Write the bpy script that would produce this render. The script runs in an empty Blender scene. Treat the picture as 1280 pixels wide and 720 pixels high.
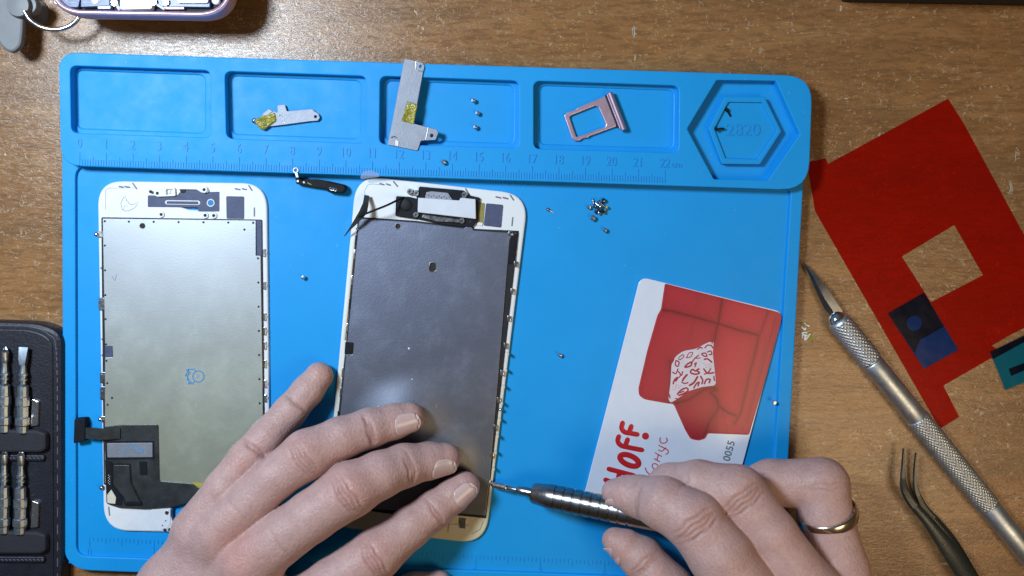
import bpy, math, random
import numpy as np
from mathutils import Vector, Matrix, Quaternion
from mathutils.geometry import tessellate_polygon
random.seed(7)
S = 0.01                                   # everything below is in centimetres, built in metres
C = bpy.context.scene.collection

# ------------------------------------------------------------------ camera and pixel -> place
FPX, D, TILT = 1108.0, 34.7, math.radians(4.5)
CAM = Vector((0, D*math.sin(TILT), D*math.cos(TILT)))
FW = Vector((0, -math.sin(TILT), -math.cos(TILT))); UPV = Vector((0, math.cos(TILT), -math.sin(TILT)))
def at(px, py, z=0.0):
    d = FW + Vector((1, 0, 0))*((px-640)/FPX) + UPV*((360-py)/FPX)
    return CAM + d*((z-CAM.z)/d.z)
cd = bpy.data.cameras.new('camera'); cam = bpy.data.objects.new('camera', cd); C.objects.link(cam)
cam.location = CAM*S
cam.rotation_euler = (-TILT, 0, 0)
cd.sensor_width = 36; cd.lens = FPX/1280*36; cd.clip_start = 0.01; cd.clip_end = 20
bpy.context.scene.camera = cam

# ------------------------------------------------------------------ materials
def mk(name):
    m = bpy.data.materials.new(name); m.use_nodes = True
    nt = m.node_tree; b = nt.nodes['Principled BSDF']; return m, nt, b
def N(nt, typ, **kw):
    n = nt.nodes.new(typ)
    for k, v in kw.items(): setattr(n, k, v)
    return n
def coords(nt, scale=(100, 100, 100), rot=(0, 0, 0)):
    tc = N(nt, 'ShaderNodeTexCoord'); mp = N(nt, 'ShaderNodeMapping')
    mp.inputs['Scale'].default_value = scale; mp.inputs['Rotation'].default_value = rot
    nt.links.new(tc.outputs['Object'], mp.inputs['Vector']); return mp.outputs['Vector']
def noise(nt, vec, scale, detail=4, rough=.55, dist=0):
    n = N(nt, 'ShaderNodeTexNoise'); n.inputs['Scale'].default_value = scale
    n.inputs['Detail'].default_value = detail; n.inputs['Roughness'].default_value = rough
    n.inputs['Distortion'].default_value = dist
    nt.links.new(vec, n.inputs['Vector']); return n.outputs['Fac']
def ramp(nt, fac, stops):
    r = N(nt, 'ShaderNodeValToRGB'); e = r.color_ramp.elements
    while len(e) < len(stops): e.new(.5)
    for i, (p, c) in enumerate(stops):
        e[i].position = p; e[i].color = (c, c, c, 1) if isinstance(c, (int, float)) else (*c, 1)
    nt.links.new(fac, r.inputs['Fac']); return r.outputs['Color']
def mixc(nt, fac, a, b, mode='MIX'):
    m = N(nt, 'ShaderNodeMix', data_type='RGBA', blend_type=mode)
    for i, v in ((0, fac), (6, a), (7, b)):
        if hasattr(v, 'links'): nt.links.new(v, m.inputs[i])
        elif i == 0: m.inputs[0].default_value = v
        else: m.inputs[i].default_value = (*v, 1)
    return m.outputs[2]
def bump(nt, b, h, strength, dist=.0003):
    n = N(nt, 'ShaderNodeBump'); n.inputs['Strength'].default_value = strength; n.inputs['Distance'].default_value = dist
    nt.links.new(h, n.inputs['Height']); nt.links.new(n.outputs['Normal'], b.inputs['Normal'])
MATS = {}
def M(name, col=(.5, .5, .5), rough=.5, metal=0, var=.12, vs=3, bs=0, bstr=.3, bd=.0003, spec=None, rvar=0):
    """a surface with a slow procedural variation of tone and roughness and an optional fine bump"""
    if name in MATS: return MATS[name]
    m, nt, b = mk(name); v = coords(nt)
    f = noise(nt, v, vs, 5)
    lo = tuple(c*(1-var) for c in col); hi = tuple(min(1, c*(1+var)) for c in col)
    nt.links.new(ramp(nt, f, [(.3, lo), (.7, hi)]), b.inputs['Base Color'])
    b.inputs['Metallic'].default_value = metal; b.inputs['Roughness'].default_value = rough
    if rvar:
        nt.links.new(ramp(nt, noise(nt, v, vs*2.2, 6, .65), [(.3, max(.03, rough-rvar)), (.7, rough+rvar)]), b.inputs['Roughness'])
    if spec is not None: b.inputs['Specular IOR Level'].default_value = spec
    if bs: bump(nt, b, noise(nt, v, bs, 3), bstr, bd)
    MATS[name] = m; return m

def wood():
    m, nt, b = mk('worn_wood_laminate')
    v = coords(nt, (100, 100, 100), (0, 0, .02))
    vs = coords(nt, (10, 85, 100), (0, 0, .03)); vf = coords(nt, (90, 420, 100), (0, 0, .02))
    g1 = noise(nt, vs, 1.0, 7, .65, .9); g2 = noise(nt, vf, 1.6, 6, .7, .3); big = noise(nt, v, .12, 3)
    c = ramp(nt, g1, [(.32, (.240, .108, .036)), (.5, (.310, .150, .054)), (.68, (.370, .195, .078))])
    c = mixc(nt, ramp(nt, g2, [(.40, .6), (.54, 0)]), c, (.15, .076, .034))
    band = noise(nt, coords(nt, (4, 38, 100), (0, 0, .03)), 1.0, 3, .5, .4); c = mixc(nt, ramp(nt, band, [(.36, .5), (.52, 0)]), c, (.16, .085, .038))
    c = mixc(nt, ramp(nt, big, [(.35, .28), (.65, 0)]), c, (.13, .075, .042))
    # pale worn flecks in the laminate
    w1 = noise(nt, coords(nt, (360, 660, 100), (0, 0, .1)), 1.0, 4, .65, 1.5)
    w2 = noise(nt, coords(nt, (620, 430, 100), (0, 0, .5)), .8, 3, .6, 1.5)
    dens = noise(nt, v, .45, 4, .6)
    k1 = N(nt, 'ShaderNodeMath', operation='MULTIPLY'); nt.links.new(ramp(nt, w1, [(.585, 0), (.66, 1)]), k1.inputs[0]); nt.links.new(ramp(nt, dens, [(.30, .35), (.58, 1)]), k1.inputs[1])
    k2 = N(nt, 'ShaderNodeMath', operation='MULTIPLY'); nt.links.new(ramp(nt, w2, [(.63, 0), (.70, 1)]), k2.inputs[0]); nt.links.new(ramp(nt, dens, [(.40, 0), (.6, .8)]), k2.inputs[1])
    c = mixc(nt, k1.outputs[0], c, (.42, .28, .15)); c = mixc(nt, k2.outputs[0], c, (.60, .52, .40))
    # rare larger chips
    v3 = noise(nt, coords(nt, (130, 170, 100), (0, 0, .9)), 1.0, 5, .7, 1.5)
    c = mixc(nt, ramp(nt, v3, [(.735, 0), (.76, .9)]), c, (.55, .50, .42))
    nt.links.new(c, b.inputs['Base Color'])
    nt.links.new(ramp(nt, g2, [(.3, .17), (.7, .30)]), b.inputs['Roughness'])
    h = N(nt, 'ShaderNodeMath', operation='ADD'); nt.links.new(g2, h.inputs[0]); nt.links.new(w1, h.inputs[1])
    bump(nt, b, h.outputs[0], .40, .00028)
    return m
def matblue():
    m, nt, b = mk('blue_silicone'); v = coords(nt)
    f = noise(nt, v, .25, 5, .6)
    c = ramp(nt, f, [(.3, (.002, .285, .70)), (.7, (.003, .310, .76))])
    dust = noise(nt, v, 9, 2); c = mixc(nt, ramp(nt, dust, [(.745, 0), (.775, .5)]), c, (.25, .5, .75))
    nt.links.new(c, b.inputs['Base Color']); b.inputs['Specular IOR Level'].default_value = .35
    nt.links.new(ramp(nt, noise(nt, v, 1.2, 5, .6), [(.3, .48), (.7, .62)]), b.inputs['Roughness'])
    bump(nt, b, noise(nt, v, 22, 2), .12, .0002)
    return m
def skin(name, tint):
    m, nt, b = mk(name); v = coords(nt)
    at_ = N(nt, 'ShaderNodeAttribute', attribute_name='tone')
    mott = noise(nt, v, 2.2, 4, .6)
    c = mixc(nt, 1.0, at_.outputs['Color'], ramp(nt, mott, [(.3, (.90, .86, .85)), (.7, (1.06, 1.03, 1.02))]), 'MULTIPLY')
    fine = noise(nt, v, 9, 3, .6)
    c = mixc(nt, 1.0, c, ramp(nt, fine, [(.3, (.93, .90, .90)), (.7, (1.05, 1.05, 1.05))]), 'MULTIPLY')
    nt.links.new(c, b.inputs['Base Color'])
    b.inputs['Subsurface Weight'].default_value = .22
    b.inputs['Subsurface Radius'].default_value = (1, .35, .2); b.inputs['Subsurface Scale'].default_value = .0025
    b.inputs['Specular IOR Level'].default_value = .4
    nt.links.new(ramp(nt, noise(nt, v, 3, 3), [(.3, .42), (.7, .56)]), b.inputs['Roughness'])
    vo = N(nt, 'ShaderNodeTexVoronoi'); vo.inputs['Scale'].default_value = 11; nt.links.new(v, vo.inputs['Vector'])
    n1 = noise(nt, v, 7, 5, .7); ad = N(nt, 'ShaderNodeMath', operation='ADD')
    nt.links.new(vo.outputs['Distance'], ad.inputs[0]); nt.links.new(n1, ad.inputs[1])
    bump(nt, b, ad.outputs[0], .30, .0005)
    return m
def film(name, col, alpha, rough=.25):
    m, nt, b = mk(name)
    b.inputs['Base Color'].default_value = (*col, 1); b.inputs['Roughness'].default_value = rough; b.inputs['Specular IOR Level'].default_value = .10
    v = coords(nt); nt.links.new(ramp(nt, noise(nt, v, .5, 4), [(.3, tuple(c*.85 for c in col)), (.7, col)]), b.inputs['Base Color'])
    bump(nt, b, noise(nt, v, .7, 2), .3, .001)
    t = N(nt, 'ShaderNodeBsdfTransparent'); mx = N(nt, 'ShaderNodeMixShader'); mx.inputs[0].default_value = alpha
    mc = max(col); t.inputs['Color'].default_value = (*[min(1, .08+.9*c/mc) for c in col], 1)
    nt.links.new(t.outputs[0], mx.inputs[1]); nt.links.new(b.outputs[0], mx.inputs[2])
    nt.links.new(mx.outputs[0], nt.nodes['Material Output'].inputs['Surface'])
    return m
def plate_metal(name, col, rough, dirt, bump_s=.25, tint=None, dents=()):
    m, nt, b = mk(name); v = coords(nt)
    f = noise(nt, v, .35, 4, .5, .1); sm = noise(nt, v, 1.0, 7, .72, .15)
    c = ramp(nt, f, [(.3, tuple(x*.92 for x in col)), (.7, tuple(min(1, x*1.06) for x in col))])
    c = mixc(nt, ramp(nt, sm, [(.52, 0), (.75, dirt)]), c, tuple(min(1, x*1.5+.04) for x in col))
    scr = noise(nt, coords(nt, (260, 60, 100), (0, 0, .7)), 1, 2, .5, .4)
    c = mixc(nt, ramp(nt, scr, [(.755, 0), (.775, dirt)]), c, tuple(min(1, x*1.7+.1) for x in col))
    if tint:      # warm reflected light put into the colour of the lower end
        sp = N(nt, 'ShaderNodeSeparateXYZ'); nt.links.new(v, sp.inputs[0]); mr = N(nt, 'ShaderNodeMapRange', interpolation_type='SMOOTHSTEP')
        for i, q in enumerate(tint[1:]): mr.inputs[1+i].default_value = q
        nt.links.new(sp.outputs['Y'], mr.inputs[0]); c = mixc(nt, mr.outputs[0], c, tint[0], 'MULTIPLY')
    nt.links.new(c, b.inputs['Base Color']); b.inputs['Metallic'].default_value = .82
    nt.links.new(ramp(nt, sm, [(.3, rough-.03), (.7, rough+.05)]), b.inputs['Roughness'])
    g = noise(nt, v, 14, 2); g2 = noise(nt, v, .35, 2); ad = N(nt, 'ShaderNodeMath', operation='MULTIPLY_ADD')
    nt.links.new(g2, ad.inputs[0]); ad.inputs[1].default_value = 5; nt.links.new(g, ad.inputs[2])
    for (dx, dy, rad, amp) in dents:
        ds = N(nt, 'ShaderNodeVectorMath', operation='DISTANCE'); nt.links.new(v, ds.inputs[0]); ds.inputs[1].default_value = (dx, dy, .2)
        m1 = N(nt, 'ShaderNodeMapRange', interpolation_type='SMOOTHERSTEP'); nt.links.new(ds.outputs['Value'], m1.inputs[0]); m1.inputs[1].default_value = 0; m1.inputs[2].default_value = rad; m1.inputs[3].default_value = -amp; m1.inputs[4].default_value = 0
        a2 = N(nt, 'ShaderNodeMath', operation='ADD'); nt.links.new(ad.outputs[0], a2.inputs[0]); nt.links.new(m1.outputs[0], a2.inputs[1]); ad = a2
    bump(nt, b, ad.outputs[0], bump_s, .00012)
    return m

WOOD, BLUE = wood(), matblue()
SKL, SKR = skin('skin_pale', 1), skin('skin_warm', 1)
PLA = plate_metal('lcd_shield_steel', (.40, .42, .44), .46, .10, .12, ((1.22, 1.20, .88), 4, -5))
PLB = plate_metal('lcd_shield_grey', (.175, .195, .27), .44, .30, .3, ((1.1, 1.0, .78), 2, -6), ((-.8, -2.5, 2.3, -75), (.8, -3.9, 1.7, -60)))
WHITE = M('white_plastic', (.74, .76, .80), .38, var=.04)
CREAM = M('cream_plastic', (.66, .62, .50), .42, var=.06)
BLACK = M('black_plastic', (.008, .009, .014), .65, spec=.2, var=.3, vs=4, bs=6, bstr=.1)
FLEX = M('black_flex', (.030, .034, .036), .36, var=.4, vs=2, bs=2, bstr=.4, bd=.0006)
DARK = M('dark_hole', (.006, .007, .012), .7)
NAVY = M('slate_adhesive', (.055, .070, .145), .6, var=.2, bs=9, bstr=.3)
STEEL = M('bright_steel', (.62, .63, .66), .26, 1, var=.12, rvar=.06)
DSTEEL = M('dark_steel', (.33, .33, .35), .3, 1, var=.2, rvar=.08)
SATIN = M('satin_steel_sheet', (.28, .30, .35), .58, .7, var=.08, bs=16, bstr=.25)
ALU = M('knife_aluminium', (.56, .62, .70), .48, 1, var=.1, rvar=.07)
PINK = M('rose_aluminium', (.56, .40, .50), .42, .75, var=.1)
GOLD = M('ring_gold', (.82, .68, .55), .2, 1, var=.05)
GUN = M('gunmetal', (.30, .29, .29), .27, 1, var=.15, rvar=.06)
LEATH = M('black_leather', (.008, .009, .017), .48, var=.3, bs=11, bstr=.30, bd=.0005)
STITCH = M('stitch_thread', (.10, .10, .16), .8)
ELAST = M('black_elastic', (.016, .016, .024), .75, bs=12, bstr=.5)
INKB = M('blue_ink', (.02, .22, .50), .6)
INKG = M('grey_ink', (.30, .36, .45), .6)
YEL = M('kapton_tape', (.30, .27, .035), .16, var=.45, vs=5, bs=3.5, bstr=1, bd=.002)
GOLDF = M('gold_flex', (.33, .30, .10), .35, .4, var=.2)
CARDW = M('card_white', (.66, .72, .84), .22, var=.02)
SOFA = M('sofa_red', (.44, .030, .042), .4, var=.07, vs=1.2, bs=26, bstr=.15)
SOFAD = M('sofa_red_shade', (.28, .016, .024), .4, var=.2)
SOFAL = M('sofa_red_light', (.50, .046, .058), .4, var=.06, vs=1.5, bs=26, bstr=.15)
SOFAM = M('sofa_red_soft', (.405, .026, .037), .4, var=.05, bs=26, bstr=.15)
SOFAN = M('sofa_red_fold', (.36, .021, .030), .4, var=.05)
SCUFF = M('dull_scuff', (.42, .38, .31), .7)
PATT = M('pillow_pattern_red', (.34, .012, .035), .4)
LOGO = M('logo_red', (.52, .012, .018), .35, var=.03)
PILL = M('pillow_print_white', (.62, .58, .66), .4, var=.06)
MARK = M('mark_grey', (.16, .18, .22), .5)
PBLUE = M('board_blue', (.06, .09, .20), .35, var=.5, vs=6)
PBL2 = M('board_pale', (.32, .42, .55), .35, .3, var=.3, vs=6)
SUCK = M('grey_silicone', (.15, .155, .165), .45, var=.06)
RED = film('red_film', (.42, .016, .005), .36, .30)
NFILM = film('navy_film', (.001, .003, .012), .97); NFIL2 = film('blue_film', (.003, .024, .11), .93); TEAL = film('teal_film', (.004, .12, .17), .80)
CLEAR = film('clear_film', (.75, .85, .95), .25)
NAIL = M('fingernail', (.56, .40, .385), .22, var=.05); NAILT = M('fingernail_tip', (.62, .50, .45), .35, var=.05)

# ------------------------------------------------------------------ mesh building
ORG = {}
class MB:
    def __init__(s): s.v = []; s.f = []; s.m = []; s.mats = []; s.flat = set()
    def mi(s, mat):
        if mat not in s.mats: s.mats.append(mat)
        return s.mats.index(mat)
    def add(s, vs, fs, mat):
        k = len(s.v); i = s.mi(mat)
        s.v += [Vector(p) for p in vs]
        for f in fs: s.f.append([k+j for j in f]); s.m.append(i)
        return s
    def plate(s, loops, z0, z1, mat, bev=.02, wobble=None):
        """a sheet with an outline and holes (world xy), softly bevelled top edge"""
        loops = [list(l) for l in loops]; out = []
        def area(l): return sum(l[i].x*l[(i+1) % len(l)].y-l[(i+1) % len(l)].x*l[i].y for i in range(len(l)))
        for k, l in enumerate(loops):
            l = [Vector((p[0], p[1])) for p in l]
            if (area(l) > 0) != (k == 0): l.reverse()
            out.append(l)
        bev = min(bev, (z1-z0)*.6)
        prof = [(0, z0), (0, z1-bev), (.3*bev, z1-.3*bev), (bev, z1)] if bev > 0 else [(0, z0), (0, z1)]
        tops = []; vs = []; fs = []
        for l in out:
            n = len(l); nor = []
            for i in range(n):
                a = (l[i]-l[i-1]); b = (l[(i+1) % n]-l[i])
                a = a.normalized() if a.length > 1e-9 else Vector((1, 0)); b = b.normalized() if b.length > 1e-9 else a
                na = Vector((-a.y, a.x)); nb = Vector((-b.y, b.x)); m_ = na+nb
                m_ = m_.normalized() if m_.length > 1e-6 else na
                nor.append(m_/max(.45, m_.dot(na)))
            base = len(vs)
            for off, z in prof: vs += [Vector((p.x+q.x*off, p.y+q.y*off, z)) for p, q in zip(l, nor)]
            for r in range(len(prof)-1):
                for i in range(n):
                    j = (i+1) % n; fs.append([base+r*n+i, base+r*n+j, base+(r+1)*n+j, base+(r+1)*n+i])
            tops.append((base+(len(prof)-1)*n, n))
        poly = [[vs[b+i] for i in range(n)] for b, n in tops]; idx = [b+i for b, n in tops for i in range(n)]
        nb = len(fs)
        for t in tessellate_polygon(poly):
            a, b, c = [vs[idx[i]] for i in t]
            cr = (b-a).cross(c-a).z
            if abs(cr) < 1e-12: continue
            fs.append([idx[i] for i in (t if cr > 0 else t[::-1])])
        s.flat |= set(range(len(s.f)+nb, len(s.f)+len(fs)))
        return s.add(vs, fs, mat)
    def tube(s, pts, rad, mat, seg=12, squash=1.0, caps=True):
        """round tube through points; rad is a number or one per point"""
        pts = [Vector(p) for p in pts]; n = len(pts); R = rad if isinstance(rad, (list, tuple)) else [rad]*n
        vs = []; fs = []; up = None
        for i in range(n):
            t = (pts[min(i+1, n-1)]-pts[max(i-1, 0)]).normalized()
            if up is None:
                up = Vector((0, 0, 1)) if abs(t.z) < .9 else Vector((1, 0, 0))
            x = t.cross(up).normalized(); y = x.cross(t).normalized(); up = y
            for k in range(seg):
                a = 2*math.pi*k/seg; o = x*math.cos(a)*R[i]+y*math.sin(a)*R[i]
                o.z *= squash; vs.append(pts[i]+o)
        for i in range(n-1):
            for k in range(seg):
                j = (k+1) % seg; fs.append([i*seg+k, i*seg+j, (i+1)*seg+j, (i+1)*seg+k])
        if caps: fs.append(list(range(seg))[::-1]); fs.append([(n-1)*seg+k for k in range(seg)])
        return s.add(vs, fs, mat)
    def rev(s, a, b, prof, mat, seg=48, fn=None):
        """turned shape along a->b; prof = (distance, radius); fn(t, angle) adds relief"""
        a = Vector(a); b = Vector(b); t = (b-a).normalized(); up = Vector((0, 0, 1)) if abs(t.z) < .9 else Vector((0, 1, 0))
        x = t.cross(up).normalized(); y = x.cross(t)
        vs = []; fs = []
        for d_, r in prof:
            for k in range(seg):
                an = 2*math.pi*k/seg; rr = r+(fn(d_, an) if fn else 0)
                vs.append(a+t*d_+(x*math.cos(an)+y*math.sin(an))*rr)
        for i in range(len(prof)-1):
            for k in range(seg):
                j = (k+1) % seg; fs.append([i*seg+k, i*seg+j, (i+1)*seg+j, (i+1)*seg+k])
        fs.append(list(range(seg))[::-1]); fs.append([(len(prof)-1)*seg+k for k in range(seg)])
        return s.add(vs, fs, mat)
    def ball(s, c, r, mat, n=10, sq=1.0):
        c = Vector(c); vs = [c+Vector((0, 0, r*sq))]; fs = []
        for i in range(1, n):
            th = math.pi*i/n
            for k in range(2*n):
                a = math.pi*k/n; vs.append(c+Vector((r*math.sin(th)*math.cos(a), r*math.sin(th)*math.sin(a), r*math.cos(th)*sq)))
        vs.append(c-Vector((0, 0, r*sq))); m = 2*n
        for k in range(m): fs.append([0, 1+k, 1+(k+1) % m]); fs.append([len(vs)-1, len(vs)-1-m+(k+1) % m, len(vs)-1-m+k])
        for i in range(n-2):
            for k in range(m):
                a = 1+i*m+k; b = 1+i*m+(k+1) % m; fs.append([a, a+m, b+m, b])
        return s.add(vs, fs, mat)
    def stroke(s, pts, w, z, mat, sq=.25):
        """drawn line lying on a sheet at height z"""
        ps = [Vector((p[0], p[1], z)) for p in pts]
        s.tube(ps, w, mat, 8, sq)
        for p in (ps[0], ps[-1]): s.ball(p, w*.99, mat, 5, sq*.98)
        return s
    def build(s, name, parent=None, smooth=40):
        me = bpy.data.meshes.new(name)
        if parent is None:
            xs = [v.x for v in s.v]; ys = [v.y for v in s.v]; zs = [v.z for v in s.v]
            org = Vector(((min(xs)+max(xs))/2, (min(ys)+max(ys))/2, min(zs)))
        else: org = ORG[parent.name]
        me.from_pydata([(v-org)*S for v in s.v], [], s.f); 
        for m in s.mats: me.materials.append(m)
        me.polygons.foreach_set('material_index', s.m)
        me.update(); me.set_sharp_from_angle(angle=math.radians(smooth))
        me.polygons.foreach_set('use_smooth', [i not in s.flat for i in range(len(me.polygons))]); me.validate()
        o = bpy.data.objects.new(name, me); C.objects.link(o); ORG[o.name] = org
        if parent is not None: o.parent = parent
        else: o.location = org*S
        return o
def tag(o, label=None, cat=None, group=None, kind=None):
    for k, v in (('label', label), ('category', cat), ('group', group), ('kind', kind)):
        if v: o[k] = v
    return o
def thing(name, label, cat, loc, group=None):
    o = bpy.data.objects.new(name, None); C.objects.link(o); o.empty_display_size = .01
    o.location = Vector(loc)*S; ORG[o.name] = Vector(loc); return tag(o, label, cat, group)
def PX(pts, z): return [at(p[0], p[1], z) for p in pts]
def rnd(pts, r, n=6):
    """round the corners of a polygon given in pixels; r in pixels, one or per corner"""
    out = []; m = len(pts); R = r if isinstance(r, (list, tuple)) else [r]*m
    for i in range(m):
        p = Vector(pts[i][:2]); a = Vector(pts[i-1][:2]); b = Vector(pts[(i+1) % m][:2])
        da = (a-p); db = (b-p); rr = min(R[i], da.length*.49, db.length*.49)
        if rr <= 0: out.append(tuple(p)); continue
        p0 = p+da.normalized()*rr; p1 = p+db.normalized()*rr
        for k in range(n+1):
            t = k/n; q = p0*(1-t)**2+p*2*t*(1-t)*1.0+p1*t*t
            # pull towards a true arc
            out.append((q.x, q.y))
    return out
def circ(cx, cy, r, n=24): return [(cx+r*math.cos(2*math.pi*k/n), cy+r*math.sin(2*math.pi*k/n)) for k in range(n)]
def spline(pts, n=8):
    P = [Vector(p) for p in pts]; out = []
    for i in range(len(P)-1):
        p0 = P[max(i-1, 0)]; p1 = P[i]; p2 = P[i+1]; p3 = P[min(i+2, len(P)-1)]
        for k in range(n):
            t = k/n; out.append(.5*((2*p1)+(p2-p0)*t+(2*p0-5*p1+4*p2-p3)*t*t+(3*p1-p0-3*p2+p3)*t**3))
    out.append(P[-1]); return out
def sheet(mb, pts, z0, z1, mat, r=0, holes=(), bev=.015):
    """plate from pixel outlines"""
    o = rnd(pts, r) if r else pts
    return mb.plate([PX(o, z1)]+[PX(h, z1) for h in holes], z0, z1, mat, bev)
def text(mb, s, px, py, z, size, ang, mat, depth=.02, align='CENTER', shear=0, sx=1, bold=0):
    cu = bpy.data.curves.new('t', 'FONT'); cu.body = s; cu.size = size; cu.align_x = align; cu.align_y = 'CENTER'
    cu.extrude = depth/2; cu.shear = shear; cu.resolution_u = 3; cu.offset = bold
    o = bpy.data.objects.new('t', cu); C.objects.link(o); bpy.context.view_layer.update()
    me = bpy.data.meshes.new_from_object(o.evaluated_get(bpy.context.evaluated_depsgraph_get()))
    p = at(px, py, z); R = Matrix.Translation(p) @ Matrix.Rotation(ang, 4, 'Z') @ Matrix.Diagonal((sx, 1, 1, 1))
    mb.add([R @ v.co for v in me.vertices], [list(f.vertices) for f in me.polygons], mat)
    bpy.data.objects.remove(o); bpy.data.meshes.remove(me); bpy.data.curves.remove(cu)

# ------------------------------------------------------------------ the table
mb = MB(); mb.add([(-60, -50, 0), (60, -50, 0), (60, 45, 0), (-60, 45, 0), (-60, -50, -2), (60, -50, -2), (60, 45, -2), (-60, 45, -2)],
                  [(0, 1, 2, 3), (0, 4, 5, 1), (1, 5, 6, 2), (2, 6, 7, 3), (3, 7, 4, 0)], WOOD)
tag(mb.build('table_surface'), 'brown wood grain laminate table top with worn flecks', kind='structure')

# ------------------------------------------------------------------ the blue repair mat
ZR, ZF, ZT = .50, .36, .92       # rim, tray floor, top of the raised strip
mat_ = thing('repair_mat', 'bright blue silicone repair mat with pockets and embossed ruler', 'mat', at(540, 400, 0))
mb = MB()
sheet(mb, [(82, 71), (1006, 99), (1008, 160), (976, 747), (79, 712), (77, 130)], .0, ZR, BLUE, [20, 30, 0, 30, 34, 0],
      [rnd([(94, 207), (989, 236), (959, 727), (95, 695)], [16, 10, 14, 14])], .04)
mb.plate([PX([(85, 195), (1000, 225), (968, 738), (86, 704)], ZF)], .02, ZF, BLUE, 0)
mb.build('tray', mat_)
hexo = [(896, 100), (970, 101), (1000, 167.5), (960, 225), (892.5, 224), (859, 161)]
pockets = [[(87.5, 82), (263, 88), (263, 172), (89, 166)], [(281, 89), (458, 95), (457, 179), (283, 173)],
           [(475, 95), (649, 101), (649, 185), (474, 180)], [(667, 101), (849, 107), (848, 191), (667, 186)]]
mb = MB()
sheet(mb, [(73, 65), (1016, 95), (1011, 238), (76, 207)], .35, ZT, BLUE, [24, 34, 36, 26],
      [rnd(p, 9) for p in pockets]+[rnd(hexo, 2)], .035)
for p in pockets:       # a low second step round each pocket floor
    q = [(sum(c[0] for c in p)/4, sum(c[1] for c in p)/4)]
    ins = [(c[0]+(8 if c[0] < q[0][0] else -8)*.9, c[1]+(8 if c[1] < q[0][1] else -8)*.75) for c in p]
    sheet(mb, [(c[0]+(-3 if c[0] < q[0][0] else 3), c[1]+(-3 if c[1] < q[0][1] else 3)) for c in p], ZR-.03, ZR+.07, BLUE, 6, [rnd(ins, 8)], .06)
sheet(mb, [(906, 121), (956, 121), (977, 164), (950, 205.5), (902.5, 205), (886, 161)], .4, .80, BLUE, 2,
      [rnd([(910.5, 127.5), (952.5, 128), (971, 164), (947, 199), (907, 197.5), (893, 161)], 1)], .03)
sheet(mb, [(908, 125), (954, 125), (973, 164), (949, 201), (905, 200), (890, 161)], .4, .70, BLUE, 0, (), 0)
mb.build('parts_strip', mat_)
BLUEM = M('blue_silicone_relief', (.002, .262, .66), .55, var=.05)  # mat blue, darker: shading of the raised marks is put into the colour
mb = MB(); ang = -math.radians(1.85)
for i in range(221):
    t = i/220; px = 99.5+t*(831-99.5); py = 206.5+t*(228.5-206.5)
    L = 16 if i % 10 == 0 else (11 if i % 5 == 0 else 7.5)
    mb.plate([PX([(px-.55, py-L), (px+.55, py-L), (px+.55, py), (px-.55, py)], ZT)], ZT-.01, ZT+.022, BLUEM, .008)
for k in range(23):
    t = k/22; text(mb, str(k), 99.5+t*731.5, 179.5+t*25, ZT+.005, .50, ang, BLUEM, .035, sx=.8)
text(mb, 'cm', 846, 206, ZT+.005, .34, ang, BLUEM, .035)
mb.build('ruler_relief', mat_)
mb = MB(); text(mb, '2820', 929, 163, .705, .66, 0, BLUEM, .04)
mb.build('number_relief', mat_)
mb = MB()
for i in range(11*16+1):
    t = i/(7*16); px = 112+t*563; py = 671+t*26
    if px > 955: break
    L = 13 if i % 16 == 0 else (9 if i % 8 == 0 else (7 if i % 4 == 0 else 5))
    mb.plate([PX([(px-.5, py), (px+.5, py), (px+.5, py+L), (px-.5, py+L)], ZF)], ZF-.01, ZF+.018, BLUEM, .006)
for k in range(11): text(mb, str(k), 112+k*80.4, 691+k*3.6, ZF+.003, .46, -math.radians(2.4), BLUEM, .03, sx=.8)
mb.build('inch_ruler_relief', mat_)

# ------------------------------------------------------------------ display assembly without its small parts
def dots(mb, pts, r, z, mat=None):
    for p in pts: mb.plate([PX(circ(p[0], p[1], r, 12), z)], z-.02, z, mat or DARK, .004)
ZP = .50
da = thing('phone_display', 'white phone display back with bright silver steel plate and black flex cable', 'phone display', at(230, 450, ZF))
fr = MB()
outl = rnd([(121.5, 226), (333.5, 229), (338, 668), (129.5, 663.5)], 32, 10)
sheet(fr, outl, ZF, ZP, WHITE, 0, [circ(236, 641, 22), rnd([(192, 248), (268, 250), (268, 264), (236, 262)], 1)], .06)
fr.stroke(PX(spline([(300, 668.5, 0), (206, 667, 0)], 2), 0), .0, 0, WHITE) if 0 else None
# moulded line and little ribs on the frame
def Z3(pts, z): return [at(p[0], p[1], z) for p in pts]
def ln(mb, pts, w, z, mat=MARK, sq=.35): mb.stroke(Z3(pts, z), w, z, mat, sq)
ln(fr, [(132, 262), (132, 238), (136, 235), (170, 235)], .011, ZP, INKG)
for a, b in (((149, 233), (154, 234)), ((156, 233), (162, 234)), ((166, 229), (171, 236)), ((294, 236), (300, 237)), ((303, 236), (308, 237)), ((311, 232), (315, 238)), ((318, 260), (318, 270)), ((136, 634), (137, 644))):
    ln(fr, [a, b], .030, ZP, MARK)
ln(fr, [(152, 260), (151, 254), (154, 248), (157, 245), (158, 250), (163, 256), (169, 255), (173, 252), (171, 257), (168, 260), (162, 263), (157, 264), (153, 262), (152, 260)], .010, ZP, MARK)
ln(fr, [(154, 262), (156, 257), (160, 258)], .008, ZP, MARK)
sheet(fr, [(190, 636), (213, 636), (213, 655), (208, 662), (200, 662), (190, 640)], ZP-.02, ZP+.02, WHITE, 2)
dots(fr, [(208.5, 641)], 2.6, ZP+.03, STEEL); dots(fr, [(208.5, 641)], 1.3, ZP+.035)
dots(fr, [(207, 651), (203, 657)], 1.0, ZP+.03, MARK); dots(fr, [(206, 662.5), (212, 662)], 2.2, ZP+.03, DSTEEL)
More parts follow.
